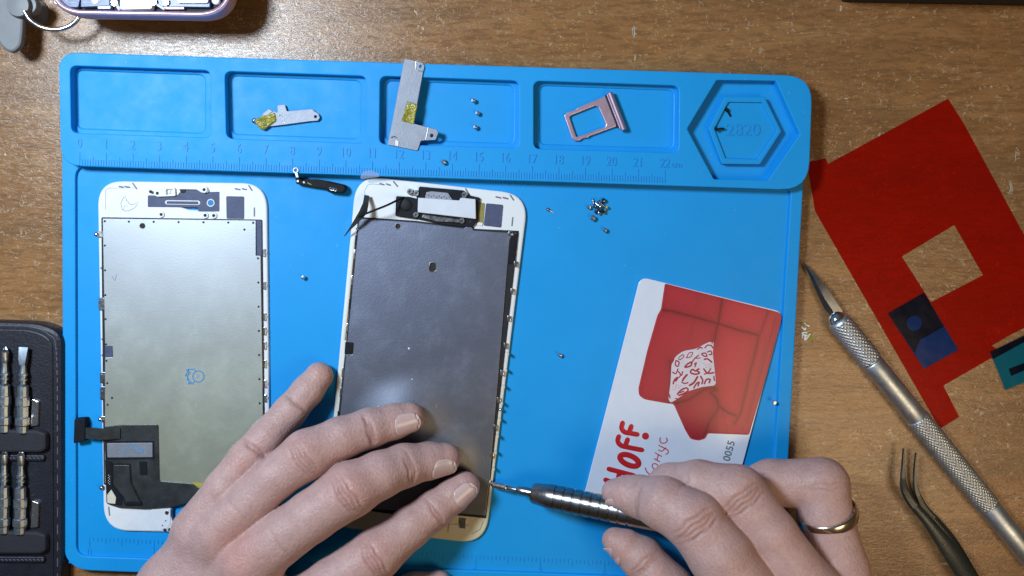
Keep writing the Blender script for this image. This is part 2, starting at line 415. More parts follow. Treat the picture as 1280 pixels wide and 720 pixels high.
fr.stroke(Z3(circ(236, 641, 21.5, 30)+[(257.5, 641)], ZP+.01), .05, ZP-.01, M('ring_dark_blue', (.02, .05, .12), .4), .7)
fr.build('frame', da)
st = MB()
sheet(st, [(184.5, 244), (221, 244.5), (229, 235), (238, 235), (258, 240), (274.5, 239.5), (274.5, 264.5), (247.5, 264.5), (247.5, 259.5), (184.5, 259)], ZP-.05, ZP+.008, NAVY, 1.5)
st.stroke(Z3([(209, 253), (248, 253.5)], ZP), .085, ZP+.008, WHITE, .35); st.stroke(Z3([(210, 253), (247, 253.5)], ZP), .055, ZP+.025, NAVY, .4)
sheet(st, circ(263.3, 253.6, 5), ZP-.03, ZP+.03, WHITE, 0, [circ(263.3, 253.6, 3.6)]); dots(st, [(263.3, 253.6)], 3.7, ZP+.015, M('lens_blue', (.05, .25, .6), .15))
sheet(st, [(282.5, 245), (305.5, 245.5), (305.5, 274), (283, 273.5)], ZP-.05, ZP+.008, NAVY, 2)
st.build('adhesive_sheet', da)
br = MB()
sheet(br, [(193, 240), (200, 236), (203, 233.5), (218.5, 234), (219.5, 245), (196, 246), (192, 243)], ZP, ZP+.10, WHITE, 2, [rnd([(207.5, 236.5), (215.5, 236.5), (215.5, 243.5), (207.5, 243.5)], 1)])
dots(br, [(188, 239.5), (196.5, 241.5)], 2.0, ZP+.11); sheet(br, [(209.5, 238.5), (213, 238), (213, 242), (209.5, 242)], ZP, ZP+.06, WHITE, 0)
sheet(br, [(222, 233), (254, 233), (261, 237), (260, 241), (252, 241), (246, 237), (222, 236.5)], ZP, ZP+.08, WHITE, 2)
sheet(br, circ(255, 237, 4.2), ZP, ZP+.12, WHITE); dots(br, [(255, 237)], 2.0, ZP+.13)
dots(br, [(228.5, 237.5)], 3.8, ZP+.03)
for q in ((201.2, 268), (256.3, 269.2), (267, 269.4)):
    sheet(br, circ(q[0], q[1], 4.0, 14), ZP-.02, ZP+.06, WHITE, 0, (), .02); dots(br, [q], 2.0, ZP+.07)
br.build('sensor_bracket', da)
pl = MB(); ZA = ZP+.07
sheet(pl, [(126.5, 271.5), (327.5, 274.5), (331.5, 608), (129.5, 606)], ZP-.04, ZA-.03, DARK, 2, (), .01)
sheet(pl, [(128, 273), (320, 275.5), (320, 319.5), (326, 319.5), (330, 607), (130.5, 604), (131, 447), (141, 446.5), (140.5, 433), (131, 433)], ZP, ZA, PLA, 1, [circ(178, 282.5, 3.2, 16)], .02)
dots(pl, [(131, 276.5)]+[(161+31.1*i, 277+.3*i) for i in range(6)]+[(305.5, 287)], 1.45, ZA+.004)
dots(pl, [(131, 307), (131.3, 338), (131.6, 369), (132, 399), (132.4, 430.5), (133, 451), (134, 479), (140, 497.5), (134.5, 506)], 1.4, ZA+.004)
dots(pl, [(322.5+.35*i, 323+30.2*i) for i in range(9)], 1.4, ZA+.004)
sheet(pl, [(320.5, 275.5), (327, 275.5), (327.3, 319), (321, 319)], ZP, ZA-.01, NAVY)
sheet(pl, [(131, 433), (140.8, 433), (141, 446.5), (131, 447)], ZP, ZA-.01, NAVY)
for q in ([(140, 345), (143, 351), (146, 343)], [(232, 470), (236, 461), (234, 475), (240, 478), (236, 480)], [(233, 462), (238, 466), (234, 470), (237, 478)],
          ): ln(pl, q, .022, ZA+.002, INKB if q[0][0] > 200 else INKG)
ln(pl, [(q[0], q[1]) for q in circ(248, 470.5, 7.0, 20)]+[(255, 470.5)], .020, ZA+.002, INKB)
ln(pl, [(246, 468), (249, 470), (246, 473)], .012, ZA+.002, INKB); ln(pl, [(236, 462), (243, 461), (244, 464)], .02, ZA+.002, INKB); ln(pl, [(235, 479), (241, 480), (243, 477)], .02, ZA+.002, INKB)
sheet(pl, [(240, 603.5), (262, 604), (262, 612), (240, 611)], ZA, ZA+.012, M('yellow_tab', (.45, .36, .05), .5))
dots(pl, [(262+i*4.6, 598.5+.6*(i % 3)) for i in range(12)], .55, ZA+.004, INKG)
pl.build('steel_plate', da)
class _C:
    def __getattr__(s, k):
        def f(*a):
            m = MB(); getattr(m, k)(*a); m.build('edge_clip', da)
        return f
cl = _C()
for y0, y1 in ((289, 297), (372, 388), (465, 479), (483, 500), (520, 527)):
    x = 121.5+(y0-226)*.018
    cl.plate([PX(rnd([(x-1, y0), (x+6.5, y0), (x+6.5, y1), (x-1, y1)], 1.5), ZP+.05)], ZP-.08, ZP+.06, DSTEEL if y1-y0 > 9 else STEEL, .02)
for y in (316, 357, 396, 414, 432, 455, 480, 498): 
    x = 334-(0 if y < 300 else 0)+(y-229)*.008-4
    cl.plate([PX(rnd([(x-2.2, y-5), (x+1.0, y-5), (x+1.0, y+5), (x-2.2, y+5)], 1), ZP+.05)], ZP-.05, ZP+.07, STEEL, .02)
    cl.plate([PX([(x+1, y-2), (x+2.6, y-1.5), (x+2.6, y+1.5), (x+1, y+2)], ZP+.05)], ZP-.05, ZP+.02, CREAM, .01)
for y in (295, 335, 376, 424, 444, 468, 489):
    cl.ball(at(126+(y-295)*.01, y, ZP+.03), .035, STEEL, 6)
cl.ball(at(121, 293, ZP+.05), .10, STEEL, 8); cl.ball(at(126, 524, ZP+.05), .10, STEEL, 8); cl.ball(at(127.5, 609.5, ZP+.03), .10, DSTEEL, 8)
fx = MB(); ZX = ZA+.05
sheet(fx, [(128.4, 534), (150, 531), (197.5, 530.5), (199, 601), (240.5, 604.5), (246, 609), (262, 611), (262, 624), (243, 626), (216, 634), (181.6, 636.5), (148.5, 635), (133, 630), (131.5, 570)], ZP-.04, ZX, FLEX, 3, (), .02)
sheet(fx, [(139.5, 579.5), (163.5, 579.5), (165.5, 604), (179, 632), (156, 633), (153, 622), (139, 606)], ZX-.01, ZX+.01, BLACK, 1.5, (), .003)
sheet(fx, [(141.5, 581.5), (161.5, 581.5), (163, 604), (176, 630), (158, 631), (155.5, 622), (141.5, 606)], ZX-.01, ZX+.045, FLEX, 1.5, (), .015)
sheet(fx, [(132, 551.5), (193, 551), (193, 574), (132, 575)], ZX-.01, ZX+.008, BLACK, 1, (), .003)
sheet(fx, [(131, 575), (140, 577), (140, 607), (153, 623), (152, 632), (133, 629)], ZX-.01, ZX+.03, BLACK, 1, (), .01)
sheet(fx, [(133.5, 619), (139, 612), (145, 622), (144, 630), (134, 629)], ZX, ZX+.045, CREAM, 1)
sheet(fx, [(173.5, 577), (183.5, 577), (184, 594), (175, 594)], ZX-.01, ZX+.025, BLACK, 1)
sheet(fx, [(158, 627), (176, 626.5), (177, 631.5), (158, 631.5)], ZX, ZX+.06, BLACK, 1)
text(fx, 'SM 919', 139.5, 545.6, ZX+.004, .19, 0, WHITE, .006); dots(fx, [(135.5+(i % 2)*1.6, 594+i*1.6) for i in range(8)], .5, ZX+.036, WHITE)
f_ = fx.build('flex_cable', da)
lb = MB(); sheet(lb, [(133.5, 554), (190.5, 553.5), (190.5, 571.5), (134, 572)], ZX, ZX+.02, SATIN, 1)
ln(lb, [(156, 571), (157, 562), (163, 557), (168, 556)], .010, ZX+.022, INKB, .3); ln(lb, [(165, 560), (170, 557), (175, 561), (179, 564), (172, 568), (165, 560)], .014, ZX+.022, INKB)
ln(lb, [(172, 561), (180, 561), (178, 566)], .014, ZX+.022, INKB)
for q in ((145, 563), (147.5, 563), (145, 567), (148, 567)): dots(lb, [q], .7, ZX+.026, MARK)
lb.build('foil_label', f_)
cn = MB()
# connector arm bends up and over the edge of the display
arm = [(150, 541, ZX+.05), (130, 542, ZX+.22), (118, 541, ZX+.25), (107, 541, ZX+.10)]
vs = []; 
for x, y, z in spline([Vector(a) for a in arm], 6): vs += [at(x, y-6.5, z), at(x, y+7.5, z), at(x, y+7.5, z-.02), at(x, y-6.5, z-.02)]
fs = []
for i in range(len(vs)//4-1):
    for k in range(4): fs.append([4*i+k, 4*i+(k+1) % 4, 4*i+4+(k+1) % 4, 4*i+4+k])
fs += [[3, 2, 1, 0], [len(vs)-4+k for k in range(4)]]
cn.add(vs, fs, FLEX); sheet(cn, [(92.5, 524), (106.5, 523), (106, 552), (91.5, 554.5)], ZF+.05, ZX+.12, BLACK, 2, (), .04)
cn.build('cable_connector', f_)

# ------------------------------------------------------------------ the display being worked on
ZQ = .52
db = thing('phone_display', 'tilted white phone display with dark grey steel plate being pressed by fingers', 'phone display', at(530, 450, ZF))
# one white moulding; warm light on its lower end is painted into the colour
def frameB():
    m, nt, b = mk('plastic_warm_light_tint'); v = coords(nt); sp = N(nt, 'ShaderNodeSeparateXYZ'); nt.links.new(v, sp.inputs[0])
    mr = N(nt, 'ShaderNodeMapRange'); mr.inputs[1].default_value = -6; mr.inputs[2].default_value = 3; nt.links.new(sp.outputs['Y'], mr.inputs[0])
    nt.links.new(ramp(nt, mr.outputs[0], [(0, (.66, .60, .40)), (.35, (.68, .64, .50)), (.8, (.74, .77, .80))]), b.inputs['Base Color'])
    b.inputs['Roughness'].default_value = .4; bump(nt, b, noise(nt, v, 5, 3), .08); return m
FRB = frameB()
fr = MB()
sheet(fr, rnd([(445, 218.5), (661, 243), (606.5, 681), (404, 657)], 34, 10), ZF, ZQ, FRB, 0, (), .06)
ln(fr, [(455, 258), (456, 238), (460, 231), (466, 230), (476, 231)], .011, ZQ, INKG)
for a, b in (((475, 229.5), (480, 231)), ((483, 230), (488, 231.5)), ((492, 227), (497, 233)), ((620, 246), (626, 247.5)), ((629, 247), (635, 248.5)), ((638, 244), (642, 250)), ((641, 272), (640, 282)), ((582, 236), (587, 244))):
    ln(fr, [a, b], .030, ZQ, MARK)
sheet(fr, [(561, 655), (586, 657), (584, 668), (560, 666)], ZQ-.02, ZQ+.05, CREAM, 1); sheet(fr, [(575, 648), (583, 649), (582, 661), (574, 660)], ZQ-.02, ZQ+.08, DSTEEL, 1)
ln(fr, [(590, 667), (600, 662), (604, 652)], .014, ZQ, MARK)
fr.build('frame', db)
pl = MB(); ZB = ZQ+.08
outB = [(447.5, 271), (520, 276), (580, 283.5), (582, 281), (591, 282), (593, 286), (648.5, 288.5), (607.5, 648), (566, 644), (560, 652), (470, 640), (411, 630), (424.5, 500), (431, 443)]
sheet(pl, outB, ZQ-.05, ZB-.045, DARK, 1, (), .01)
sheet(pl, [(449, 273), (520, 278), (580, 285.5), (583, 283), (590, 284), (592, 288), (646, 291.5), (640, 293), (637, 300), (612, 600), (607, 645), (566, 641), (470, 637), (413, 627), (427, 500), (432.5, 443.5), (441, 443), (442, 429), (434, 428)], ZQ, ZB, PLB, 1,
      [circ(497.5, 282.8, 3.6, 16), rnd([(537, 328.5), (545, 328.5), (544.5, 340), (536.5, 339.5)], 4)], .02)
for c_, r_ in (((497.5, 282.8), 4.3),):
    sheet(pl, circ(*c_, r_, 18), ZB-.02, ZB+.012, STEEL, 0, [circ(*c_, r_-1.1, 18)], .004)
sheet(pl, rnd([(535.8, 327.3), (546.2, 327.3), (545.6, 341.2), (535.4, 340.7)], 5), ZB-.02, ZB+.008, STEEL, 0, [rnd([(537, 328.5), (545, 328.5), (544.5, 340), (536.5, 339.5)], 4)], .004)
dots(pl, [(511, 435.5)], 1.3, ZB+.01, WHITE); dots(pl, [(515, 474)], .8, ZB+.01, WHITE); dots(pl, [(473, 508)], .8, ZB+.01, WHITE)
sheet(pl, [(636.5, 292), (648, 290.5), (644, 330), (633, 330)], ZQ-.02, ZB-.01, BLACK, 1)
sheet(pl, circ(638.5, 292, 3.6, 14), ZB-.02, ZB+.02, DSTEEL, 0, [circ(638.5, 292, 1.8, 14)], .01)
sheet(pl, [(431.5, 428), (441.5, 429), (440.5, 443), (430.5, 442.5)], ZQ, ZB-.02, BLACK)
pl.stroke(Z3([(432, 427), (442.5, 428.3), (441.3, 444), (432, 443.5)], ZB), .014, ZB-.004, STEEL, .5)
pl.build('steel_plate', db)
class _C:
    def __getattr__(s, k):
        def f(*a):
            m = MB(); getattr(m, k)(*a); m.build('edge_clip', db)
        return f
cl = _C()
for k in range(9):       # springy lugs along the outer edge
    y = 330+k*34.0; x = 652.5-(y-308)*.1255-2
    cl.plate([PX([(x-5, y-4), (x-.5, y-3), (x-.8, y+4), (x-5.6, y+3)], ZQ+.03)], ZQ-.05, ZQ+.10, STEEL if k % 3 else DSTEEL, .02)
for k in range(8):
    y = 442+k*20.5; x = 652.5-(y-308)*.1255
    cl.plate([PX([(x-2, y-1.6), (x+.8, y-1.2), (x+.6, y+1.6), (x-2.2, y+1.2)], ZQ+.05)], ZF+.02, ZQ+.20, CREAM, .02)
for y in (300, 318, 350, 380, 410, 465, 490, 520, 560, 600):
    x = 446.5-(y-272)*.1+2.5; cl.plate([PX([(x-2, y-6), (x+1.2, y-6), (x, y+6), (x-3, y+6)], ZQ+.03)], ZQ-.05, ZQ+.06, (DSTEEL if y % 4 else BLACK), .02)
cl.stroke(Z3([(443, 300), (436, 372), (430.5, 424)], ZQ+.05), .035, ZQ+.03, CREAM, 1)
for p in ((451, 272), (447, 286), (625.5, 512), (424, 522)): cl.ball(at(p[0], p[1], ZQ+.07), .07, STEEL, 7)
sp_ = MB()
sheet(sp_, [(524, 233), (580, 238), (586, 244), (600, 247), (597, 277), (590, 284), (555, 281), (518, 273), (521, 245)], ZQ-.02, ZQ+.12, BLACK, 2)
sheet(sp_, [(533, 240), (540, 239), (560, 241), (566, 250), (531, 248)], ZQ, ZQ+.22, SATIN, 1); 
for i in range(9): dots(sp_, [(536+i*3.2, 244+.3*i+(i % 2)*1.5)], .8, ZQ+.226)
sheet(sp_, [(522.5, 247), (574, 250.5), (576, 247), (594.5, 249), (595, 274), (588, 273), (522, 265.5)], ZQ+.05, ZQ+.27, M('frosted_white', (.62, .66, .74), .5, var=.05), 1, (), .03)
sheet(sp_, [(529, 268), (574, 274), (580, 279), (545, 277), (527, 272)], ZQ, ZQ+.20, DSTEEL, 1)
for q in ((512.5, 239.5), (520.5, 241.5), (580.5, 243.5), (520, 268.5), (577.5, 276)):
    p = at(q[0], q[1], ZQ+.1); sp_.rev(p-Vector((0, 0, .15)), p+Vector((0, 0, 1)), [(0, .12), (.22, .12), (.25, .10), (.25, .05), (.21, .03)], STEEL, 16); dots(sp_, [q], .9, ZQ+.215)
dots(sp_, [(588, 277)], 2, ZQ+.13)
sp_.build('ear_speaker', db)
fm = MB(); sheet(fm, [(495, 245), (512, 246), (524, 249), (521, 274), (494, 270)], ZQ-.02, ZQ+.14, BLACK, 2); fm.ball(at(507, 256, ZQ+.15), .24, DARK, 9, .35); fm.build('camera_foam', db)
gf = MB(); sheet(gf, [(598, 253), (606, 254), (604, 281), (595, 280)], ZQ-.01, ZQ+.03, GOLDF, 1); sheet(gf, [(596.5, 277.5), (603.5, 278.5), (603, 282.5), (596, 281.5)], ZQ, ZQ+.05, WHITE); gf.build('gold_contact', db)
ad = MB(); sheet(ad, [(607.5, 254), (629, 256), (626.5, 284.5), (604.5, 282)], ZQ-.01, ZQ+.03, NAVY, 2); ad.build('adhesive_sheet', db)
# sensor cable standing up off the corner
sc = MB()
rib = [((455.5, 243.5), (461.5, 244.5), .70, .70), ((453.5, 254), (460.5, 256), 1.0, .95), ((449, 264), (458.5, 267), 1.15, 1.1), ((442, 276), (447, 279), 1.05, 1.0), ((436, 286), (438, 287.5), .9, .9), ((430, 295), (430.6, 295.6), .7, .7)]
vs = []
for (a, b, za, zb) in rib: vs += [at(a[0], a[1], za), at(b[0], b[1], zb)]
k = len(vs); vs += [v+Vector((0, 0, -.03)) for v in vs]
fs = []
for i in range(len(rib)-1): fs += [[2*i, 2*i+1, 2*i+3, 2*i+2], [k+2*i+2, k+2*i+3, k+2*i+1, k+2*i], [2*i, 2*i+2, k+2*i+2, k+2*i], [2*i+1, k+2*i+1, k+2*i+3, 2*i+3]]
sc.add(vs, fs, FLEX)
sc.tube(spline([at(503, 247, ZQ+.2), at(485, 256, ZQ+.7), at(470, 262, ZQ+.8), at(455, 268, ZQ+.65), at(448, 271, ZQ+.55)], 5), .04, BLACK, 8)
sc.build('sensor_cable', db)
tb = MB(); sheet(tb, [(450, 222), (453, 215), (463, 212.5), (474, 217), (474, 221), (452, 224)], ZT+.01, ZT+.025, CLEAR, 3, (), 0); tb.build('film_tab', db)

# ------------------------------------------------------------------ loose shields, tray, small parts
t = thing('shield_bracket', 'small bright steel bracket wrapped in amber tape in a mat pocket', 'bracket', at(355, 148, ZR))
b = MB()
for zz in (0,):
    sheet(b, [(327, 145), (335, 137), (343, 139), (347, 141), (346.5, 131.5), (356, 130.5), (358.5, 139), (386, 136.5), (390, 136), (393, 139), (398, 142), (400, 147), (397, 151), (388, 151.5), (355, 156), (338, 158)], ZR+.10, ZR+.145, SATIN, 1.5, [circ(394.3, 145.8, 1.7, 12)], .012)
b.stroke(Z3([(349, 144), (354, 147), (356, 154)], ZR+.1), .02, ZR+.147, STEEL, .5); b.build('plate', t)
b = MB(); sheet(b, [(316, 150), (326, 145.5), (343, 140), (345.5, 151), (337, 157), (329, 163), (323, 160)], ZR+.03, ZR+.21, YEL, 3, (), .06); sheet(b, [(327, 143), (336, 136), (341, 139), (333, 146)], ZR+.1, ZR+.17, SATIN, 1); b.build('amber_tape', t)
b = MB(); b.ball(at(318, 151, ZR+.12), .10, DSTEEL, 8); b.ball(at(318.5, 150, ZR+.19), .045, STEEL, 6); b.build('rivet', t)
t = thing('shield_bracket', 'long L shaped steel bracket lying across a pocket edge', 'bracket', at(515, 130, ZT))
b = MB()
sheet(b, [(505.5, 73), (528, 78), (531, 83), (529, 90), (521.5, 130), (517.5, 154.5), (546.5, 162), (548, 166), (544.5, 175), (526, 176), (522, 188.5), (484, 181), (488, 164)], ZT+.02, ZT+.065, SATIN, 1.5, [circ(525.8, 83, 1.8, 12), circ(539.7, 169.5, 2.2, 12)], .015)
b.stroke(Z3([(520.5, 77), (519.7, 88), (528.5, 90)], ZT), .02, ZT+.066, DSTEEL, .5); b.stroke(Z3([(535.5, 160), (532.5, 174.5)], ZT), .022, ZT+.066, DSTEEL, .5)
b.stroke(Z3([(489, 172), (494, 171), (497, 173), (497, 182)], ZT), .022, ZT+.066, DSTEEL, .5); sheet(b, [(494.5, 175), (498.5, 176), (498, 183), (494, 182)], ZT+.03, ZT+.10, WHITE)
b.build('plate', t)
b = MB(); sheet(b, [(509, 126.5), (522, 130.5), (519.5, 143), (517, 155), (501.5, 151)], ZT+.06, ZT+.105, YEL, 1, (), .03); b.build('amber_tape', t)

def screw(px, py, z, label, r=.085, mat=None, tilt=None, group='tiny loose screws'):
    """countersunk head with a cross recess on a short shank"""
    mat = mat or STEEL; b = MB(); p = at(px, py, z)
    ax = Vector(tilt if tilt else (0, 0, 1)).normalized()
    base = p+Vector((0, 0, r*.9 if tilt else .12)); 
    tip = base-ax*(.28 if tilt else .12)
    b.rev(tip, tip+ax, [(0, r*.4)]+[((i+.5)*.03, r*(.52 if i % 2 else .44)) for i in range(int((.26 if tilt else .1)/.03))], mat, 12)
    b.rev(base, base+ax, [(-.02, r*.5), (0, r*.9), (.04, r), (.07, r*.8), (.075, r*.35), (.04, r*.2)], mat, 16)
    o = b.build('screw'); tag(o, label, 'screw', group); return o
for q, l in (((592, 126.5), 'tiny screw nearest the pocket top in the row of three'), ((597, 142), 'middle one of three tiny screws in the mat pocket'), ((594.5, 159.5), 'tiny screw nearest the ruler in the row of three')):
    screw(q[0], q[1], ZR+.01, l, .09)
screw(555.5, 203, ZT, 'tiny screw lying on the embossed ruler near 14', .10, None, (-.5, .3, .8))
screw(380, 346.5, ZF, 'lone dark screw on blue mat between the two displays', .085)
screw(685, 262, ZF, 'pale screw on its side beside the dark display corner', .07, STEEL, (-.8, .4, .25))
screw(699.5, 443, ZF, 'lone screw on blue mat between dark display and card', .085)
screw(966.5, 502, ZR, 'dark ring shaped screw on the mat rim past the card', .085)
screw(740.5, 272.5, ZF, 'round dark screw touching the pile of screws', .11)
screw(755.5, 287.5, ZF, 'shiny screw just below the pile of screws', .09)
rr = random.Random(3)
pile = ['outermost speck sized screw at the pile edge', 'dark screw lying on its side in the pile', 'pale screw in the middle of the pile', 'bright round screw at the pile bottom', 'dark screw at the top corner of the pile', 'brass tinted screw at the pile side', 'screw leaning across the pile centre', 'black screw half buried in the pile', 'small screw head upmost in the pile']
for i, (q, l) in enumerate(zip([(736, 259), (743, 257), (750, 258), (748, 266), (754, 251), (758, 260), (747, 262), (752, 264), (749, 253)], pile)):
    screw(q[0], q[1], ZF+(.02 if i < 6 else .12), l, .075+.02*rr.random(), [DSTEEL, GUN, STEEL, STEEL, GUN, GOLDF, DSTEEL, BLACK, DSTEEL][i], (rr.uniform(-1, 1), rr.uniform(-1, 1), .3 if i % 3 else 1), 'pile of small screws')
screw(896, 161.5, .80, 'black screw on the hexagon wall beside the 2820 digits', .075, BLACK, (-1, -.1, .15), 'black screws in the hexagon')
screw(908.5, 138.5, .70, 'black screw leaning in the upper corner of the hexagon', .08, BLACK, (-.6, .8, .3), 'black screws in the hexagon')

# sim tray
t = thing('sim_tray', 'rose pink metal sim card tray in the fourth pocket', 'sim tray', at(742, 148, ZR))
b = MB()
sheet(b, [(705, 144), (711, 139.5), (720, 137), (722, 134.5), (757.5, 119.5), (771.5, 157.5), (737, 170), (735, 172), (727, 173), (724.5, 176), (718, 176), (715, 173)], ZR+.02, ZR+.15, PINK, 2, [rnd([(711.5, 145), (744, 132), (748, 133.5), (758, 156), (756, 159), (720.5, 171.5)], 3)], .03)
b.build('card_frame', t)
b = MB(); pts = [at(762, 116.5, ZR+.2), at(779.5, 162, ZR+.2)]
b.tube([pts[0]-(pts[1]-pts[0])*.02]+pts+[pts[1]+(pts[1]-pts[0])*.02], [.05, .12, .12, .05], PINK, 12, 1.3)
b.tube([at(757.5, 118.5, ZR+.17), at(773.5, 160, ZR+.17)], .055, DARK, 8); b.tube([at(760, 118, ZR+.2), at(776, 160, ZR+.2)], .07, PINK, 8)
b.build('face_strip', t)

# small black speaker part with a brass eyelet
t = thing('flex_module', 'small black flex part with metal eyelet below the ruler', 'phone part', at(402, 230, ZF))
b = MB(); sheet(b, [(369, 221.5), (376, 221), (380, 224), (396, 224), (410, 226), (432, 231), (433.5, 236), (429, 241.5), (412, 241), (405, 236), (385, 233), (370, 230)], ZF+.12, ZF+.30, BLACK, 2, (), .03)
sheet(b, [(409, 227), (431, 231.5), (432, 237), (428, 241.5), (413, 240.5), (407, 236)], ZF+.2, ZF+.42, BLACK, 3, (), .05)
b.stroke(Z3([(415, 235), (424, 237), (423, 239.5), (415, 237.5), (415, 235)], ZF), .012, ZF+.42, STEEL, .5); b.stroke(Z3([(387, 229), (391, 231)], ZF), .02, ZF+.30, GOLDF, .5)
b.build('body', t)
b = MB(); sheet(b, circ(369.5, 212.8, 3.7, 18), ZT+.02, ZT+.06, STEEL, 0, [circ(369.5, 212.8, 2.1, 18)], .01)
sheet(b, [(368.5, 215.8), (372, 215.5), (373.5, 222), (369.8, 222)], ZF+.3, ZT+.055, STEEL, 0)
for q in ((372.2, 226.5), (379.8, 228)): sheet(b, circ(q[0], q[1], 1.7, 12), ZF+.2, ZF+.33, STEEL)
b.build('eyelet', t)

# ------------------------------------------------------------------ loyalty card
t = thing('loyalty_card', 'white loyalty card printed with a red sofa and red lettering', 'card', at(860, 500, ZF))
ZC = ZF+.10
b = MB(); sheet(b, rnd([(800.5, 346), (979, 390), (905, 668), (728, 628)], 11, 8), ZF+.01, ZC, CARDW, 0, (), .015); b.build('card_body', t)
def K(x, y): return (700+x/2.48, 330+y/2.48)
b = MB()
sheet(b, [K(325, 60), K(500, 104), K(670, 147), K(684, 153), K(687, 168), K(640, 345), K(586, 530), K(458, 525), K(452, 541), K(430, 548), K(405, 543), K(388, 515), K(352, 434), K(335, 433), K(262, 420), K(245, 408), K(243, 385), K(270, 270), K(302, 158), K(313, 140)], ZC-.01, ZC+.006, SOFA, 3, (), .004)
b.build('sofa_print', t)
# the printed photo: a fine grid carrying the tones of the padded sofa
seams = [([(314, 141), (350, 147), (400, 160), (490, 185), (555, 205), (617, 221)], 1.0), ([(503, 108), (496, 150), (490, 185), (482, 215), (478, 240)], 1.0), ([(617, 221), (604, 280), (590, 330), (575, 400), (560, 462), (540, 495)], .9), ([(645, 148), (632, 185), (618, 221)], .7),
         ([(486, 388), (466, 398), (484, 415), (492, 440), (520, 460), (545, 470)], 1.0), ([(668, 168), (640, 270), (610, 380), (580, 490)], .55), ([(640, 230), (615, 330), (590, 430), (565, 510)], .4), ([(352, 434), (400, 420), (445, 390), (480, 384)], 1.0), ([(446, 538), (462, 490), (492, 445)], .9),
         ([(430, 100), (420, 150), (400, 240)], .25), ([(340, 300), (345, 360), (338, 430)], .8)]
poly = [(325, 60), (500, 104), (670, 147), (684, 155), (640, 345), (586, 530), (458, 525), (448, 539), (430, 546), (405, 541), (388, 513), (354, 434), (335, 431), (264, 418), (247, 406), (245, 385), (272, 270), (304, 158), (315, 140)]
gx, gy = np.meshgrid(np.arange(240, 692, 3.4), np.arange(56, 552, 3.4)); P2 = np.stack([gx, gy], -1)
ins = np.zeros(gx.shape, bool)
for (x0, y0), (x1, y1) in zip(poly, poly[1:]+poly[:1]):
    if y0 != y1: ins ^= ((y0 > gy) != (y1 > gy)) & (gx < (x1-x0)*(gy-y0)/(y1-y0)+x0)
def segd(P, a, b_):
    a = np.array(a, float); d = np.array(b_, float)-a; h = np.clip(((P-a)@d)/(d@d), 0, 1); return np.sqrt(((P-a-h[..., None]*d)**2).sum(-1))
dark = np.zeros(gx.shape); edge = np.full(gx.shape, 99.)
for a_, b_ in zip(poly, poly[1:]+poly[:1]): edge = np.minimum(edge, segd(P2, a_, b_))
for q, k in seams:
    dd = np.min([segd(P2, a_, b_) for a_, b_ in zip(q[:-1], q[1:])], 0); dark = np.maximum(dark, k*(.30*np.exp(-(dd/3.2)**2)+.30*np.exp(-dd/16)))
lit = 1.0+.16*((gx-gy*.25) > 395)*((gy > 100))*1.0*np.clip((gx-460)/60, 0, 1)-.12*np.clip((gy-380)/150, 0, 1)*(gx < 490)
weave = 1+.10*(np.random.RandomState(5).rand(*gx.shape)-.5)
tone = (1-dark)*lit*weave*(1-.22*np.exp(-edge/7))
idg = -np.ones(gx.shape, int); idg[ins] = np.arange(ins.sum())
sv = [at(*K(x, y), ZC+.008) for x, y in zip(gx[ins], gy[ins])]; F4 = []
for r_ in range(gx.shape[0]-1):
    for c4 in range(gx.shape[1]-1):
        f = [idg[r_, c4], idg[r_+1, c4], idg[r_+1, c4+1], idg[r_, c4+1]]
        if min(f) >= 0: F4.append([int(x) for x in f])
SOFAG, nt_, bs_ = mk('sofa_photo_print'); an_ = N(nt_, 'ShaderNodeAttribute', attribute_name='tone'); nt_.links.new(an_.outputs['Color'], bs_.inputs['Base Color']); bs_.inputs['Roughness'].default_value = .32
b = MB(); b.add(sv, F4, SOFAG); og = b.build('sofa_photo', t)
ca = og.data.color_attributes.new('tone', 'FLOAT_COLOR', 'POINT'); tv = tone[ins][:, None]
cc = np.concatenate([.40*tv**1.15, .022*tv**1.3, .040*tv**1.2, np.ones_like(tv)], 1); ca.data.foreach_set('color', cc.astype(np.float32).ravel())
b = MB()
sheet(b, [(825+x/7.575, 415+y/7.575) for x, y in ((510, 80), (500, 200), (525, 420), (530, 505), (400, 520), (270, 560), (140, 650), (100, 670), (80, 640), (100, 480), (110, 300), (150, 230), (220, 180), (340, 160), (430, 110))], ZC, ZC+.018, PILL, 4, (), .005)
rr = random.Random(11)
def Q(x, y): return (825+x/7.575, 415+y/7.575)
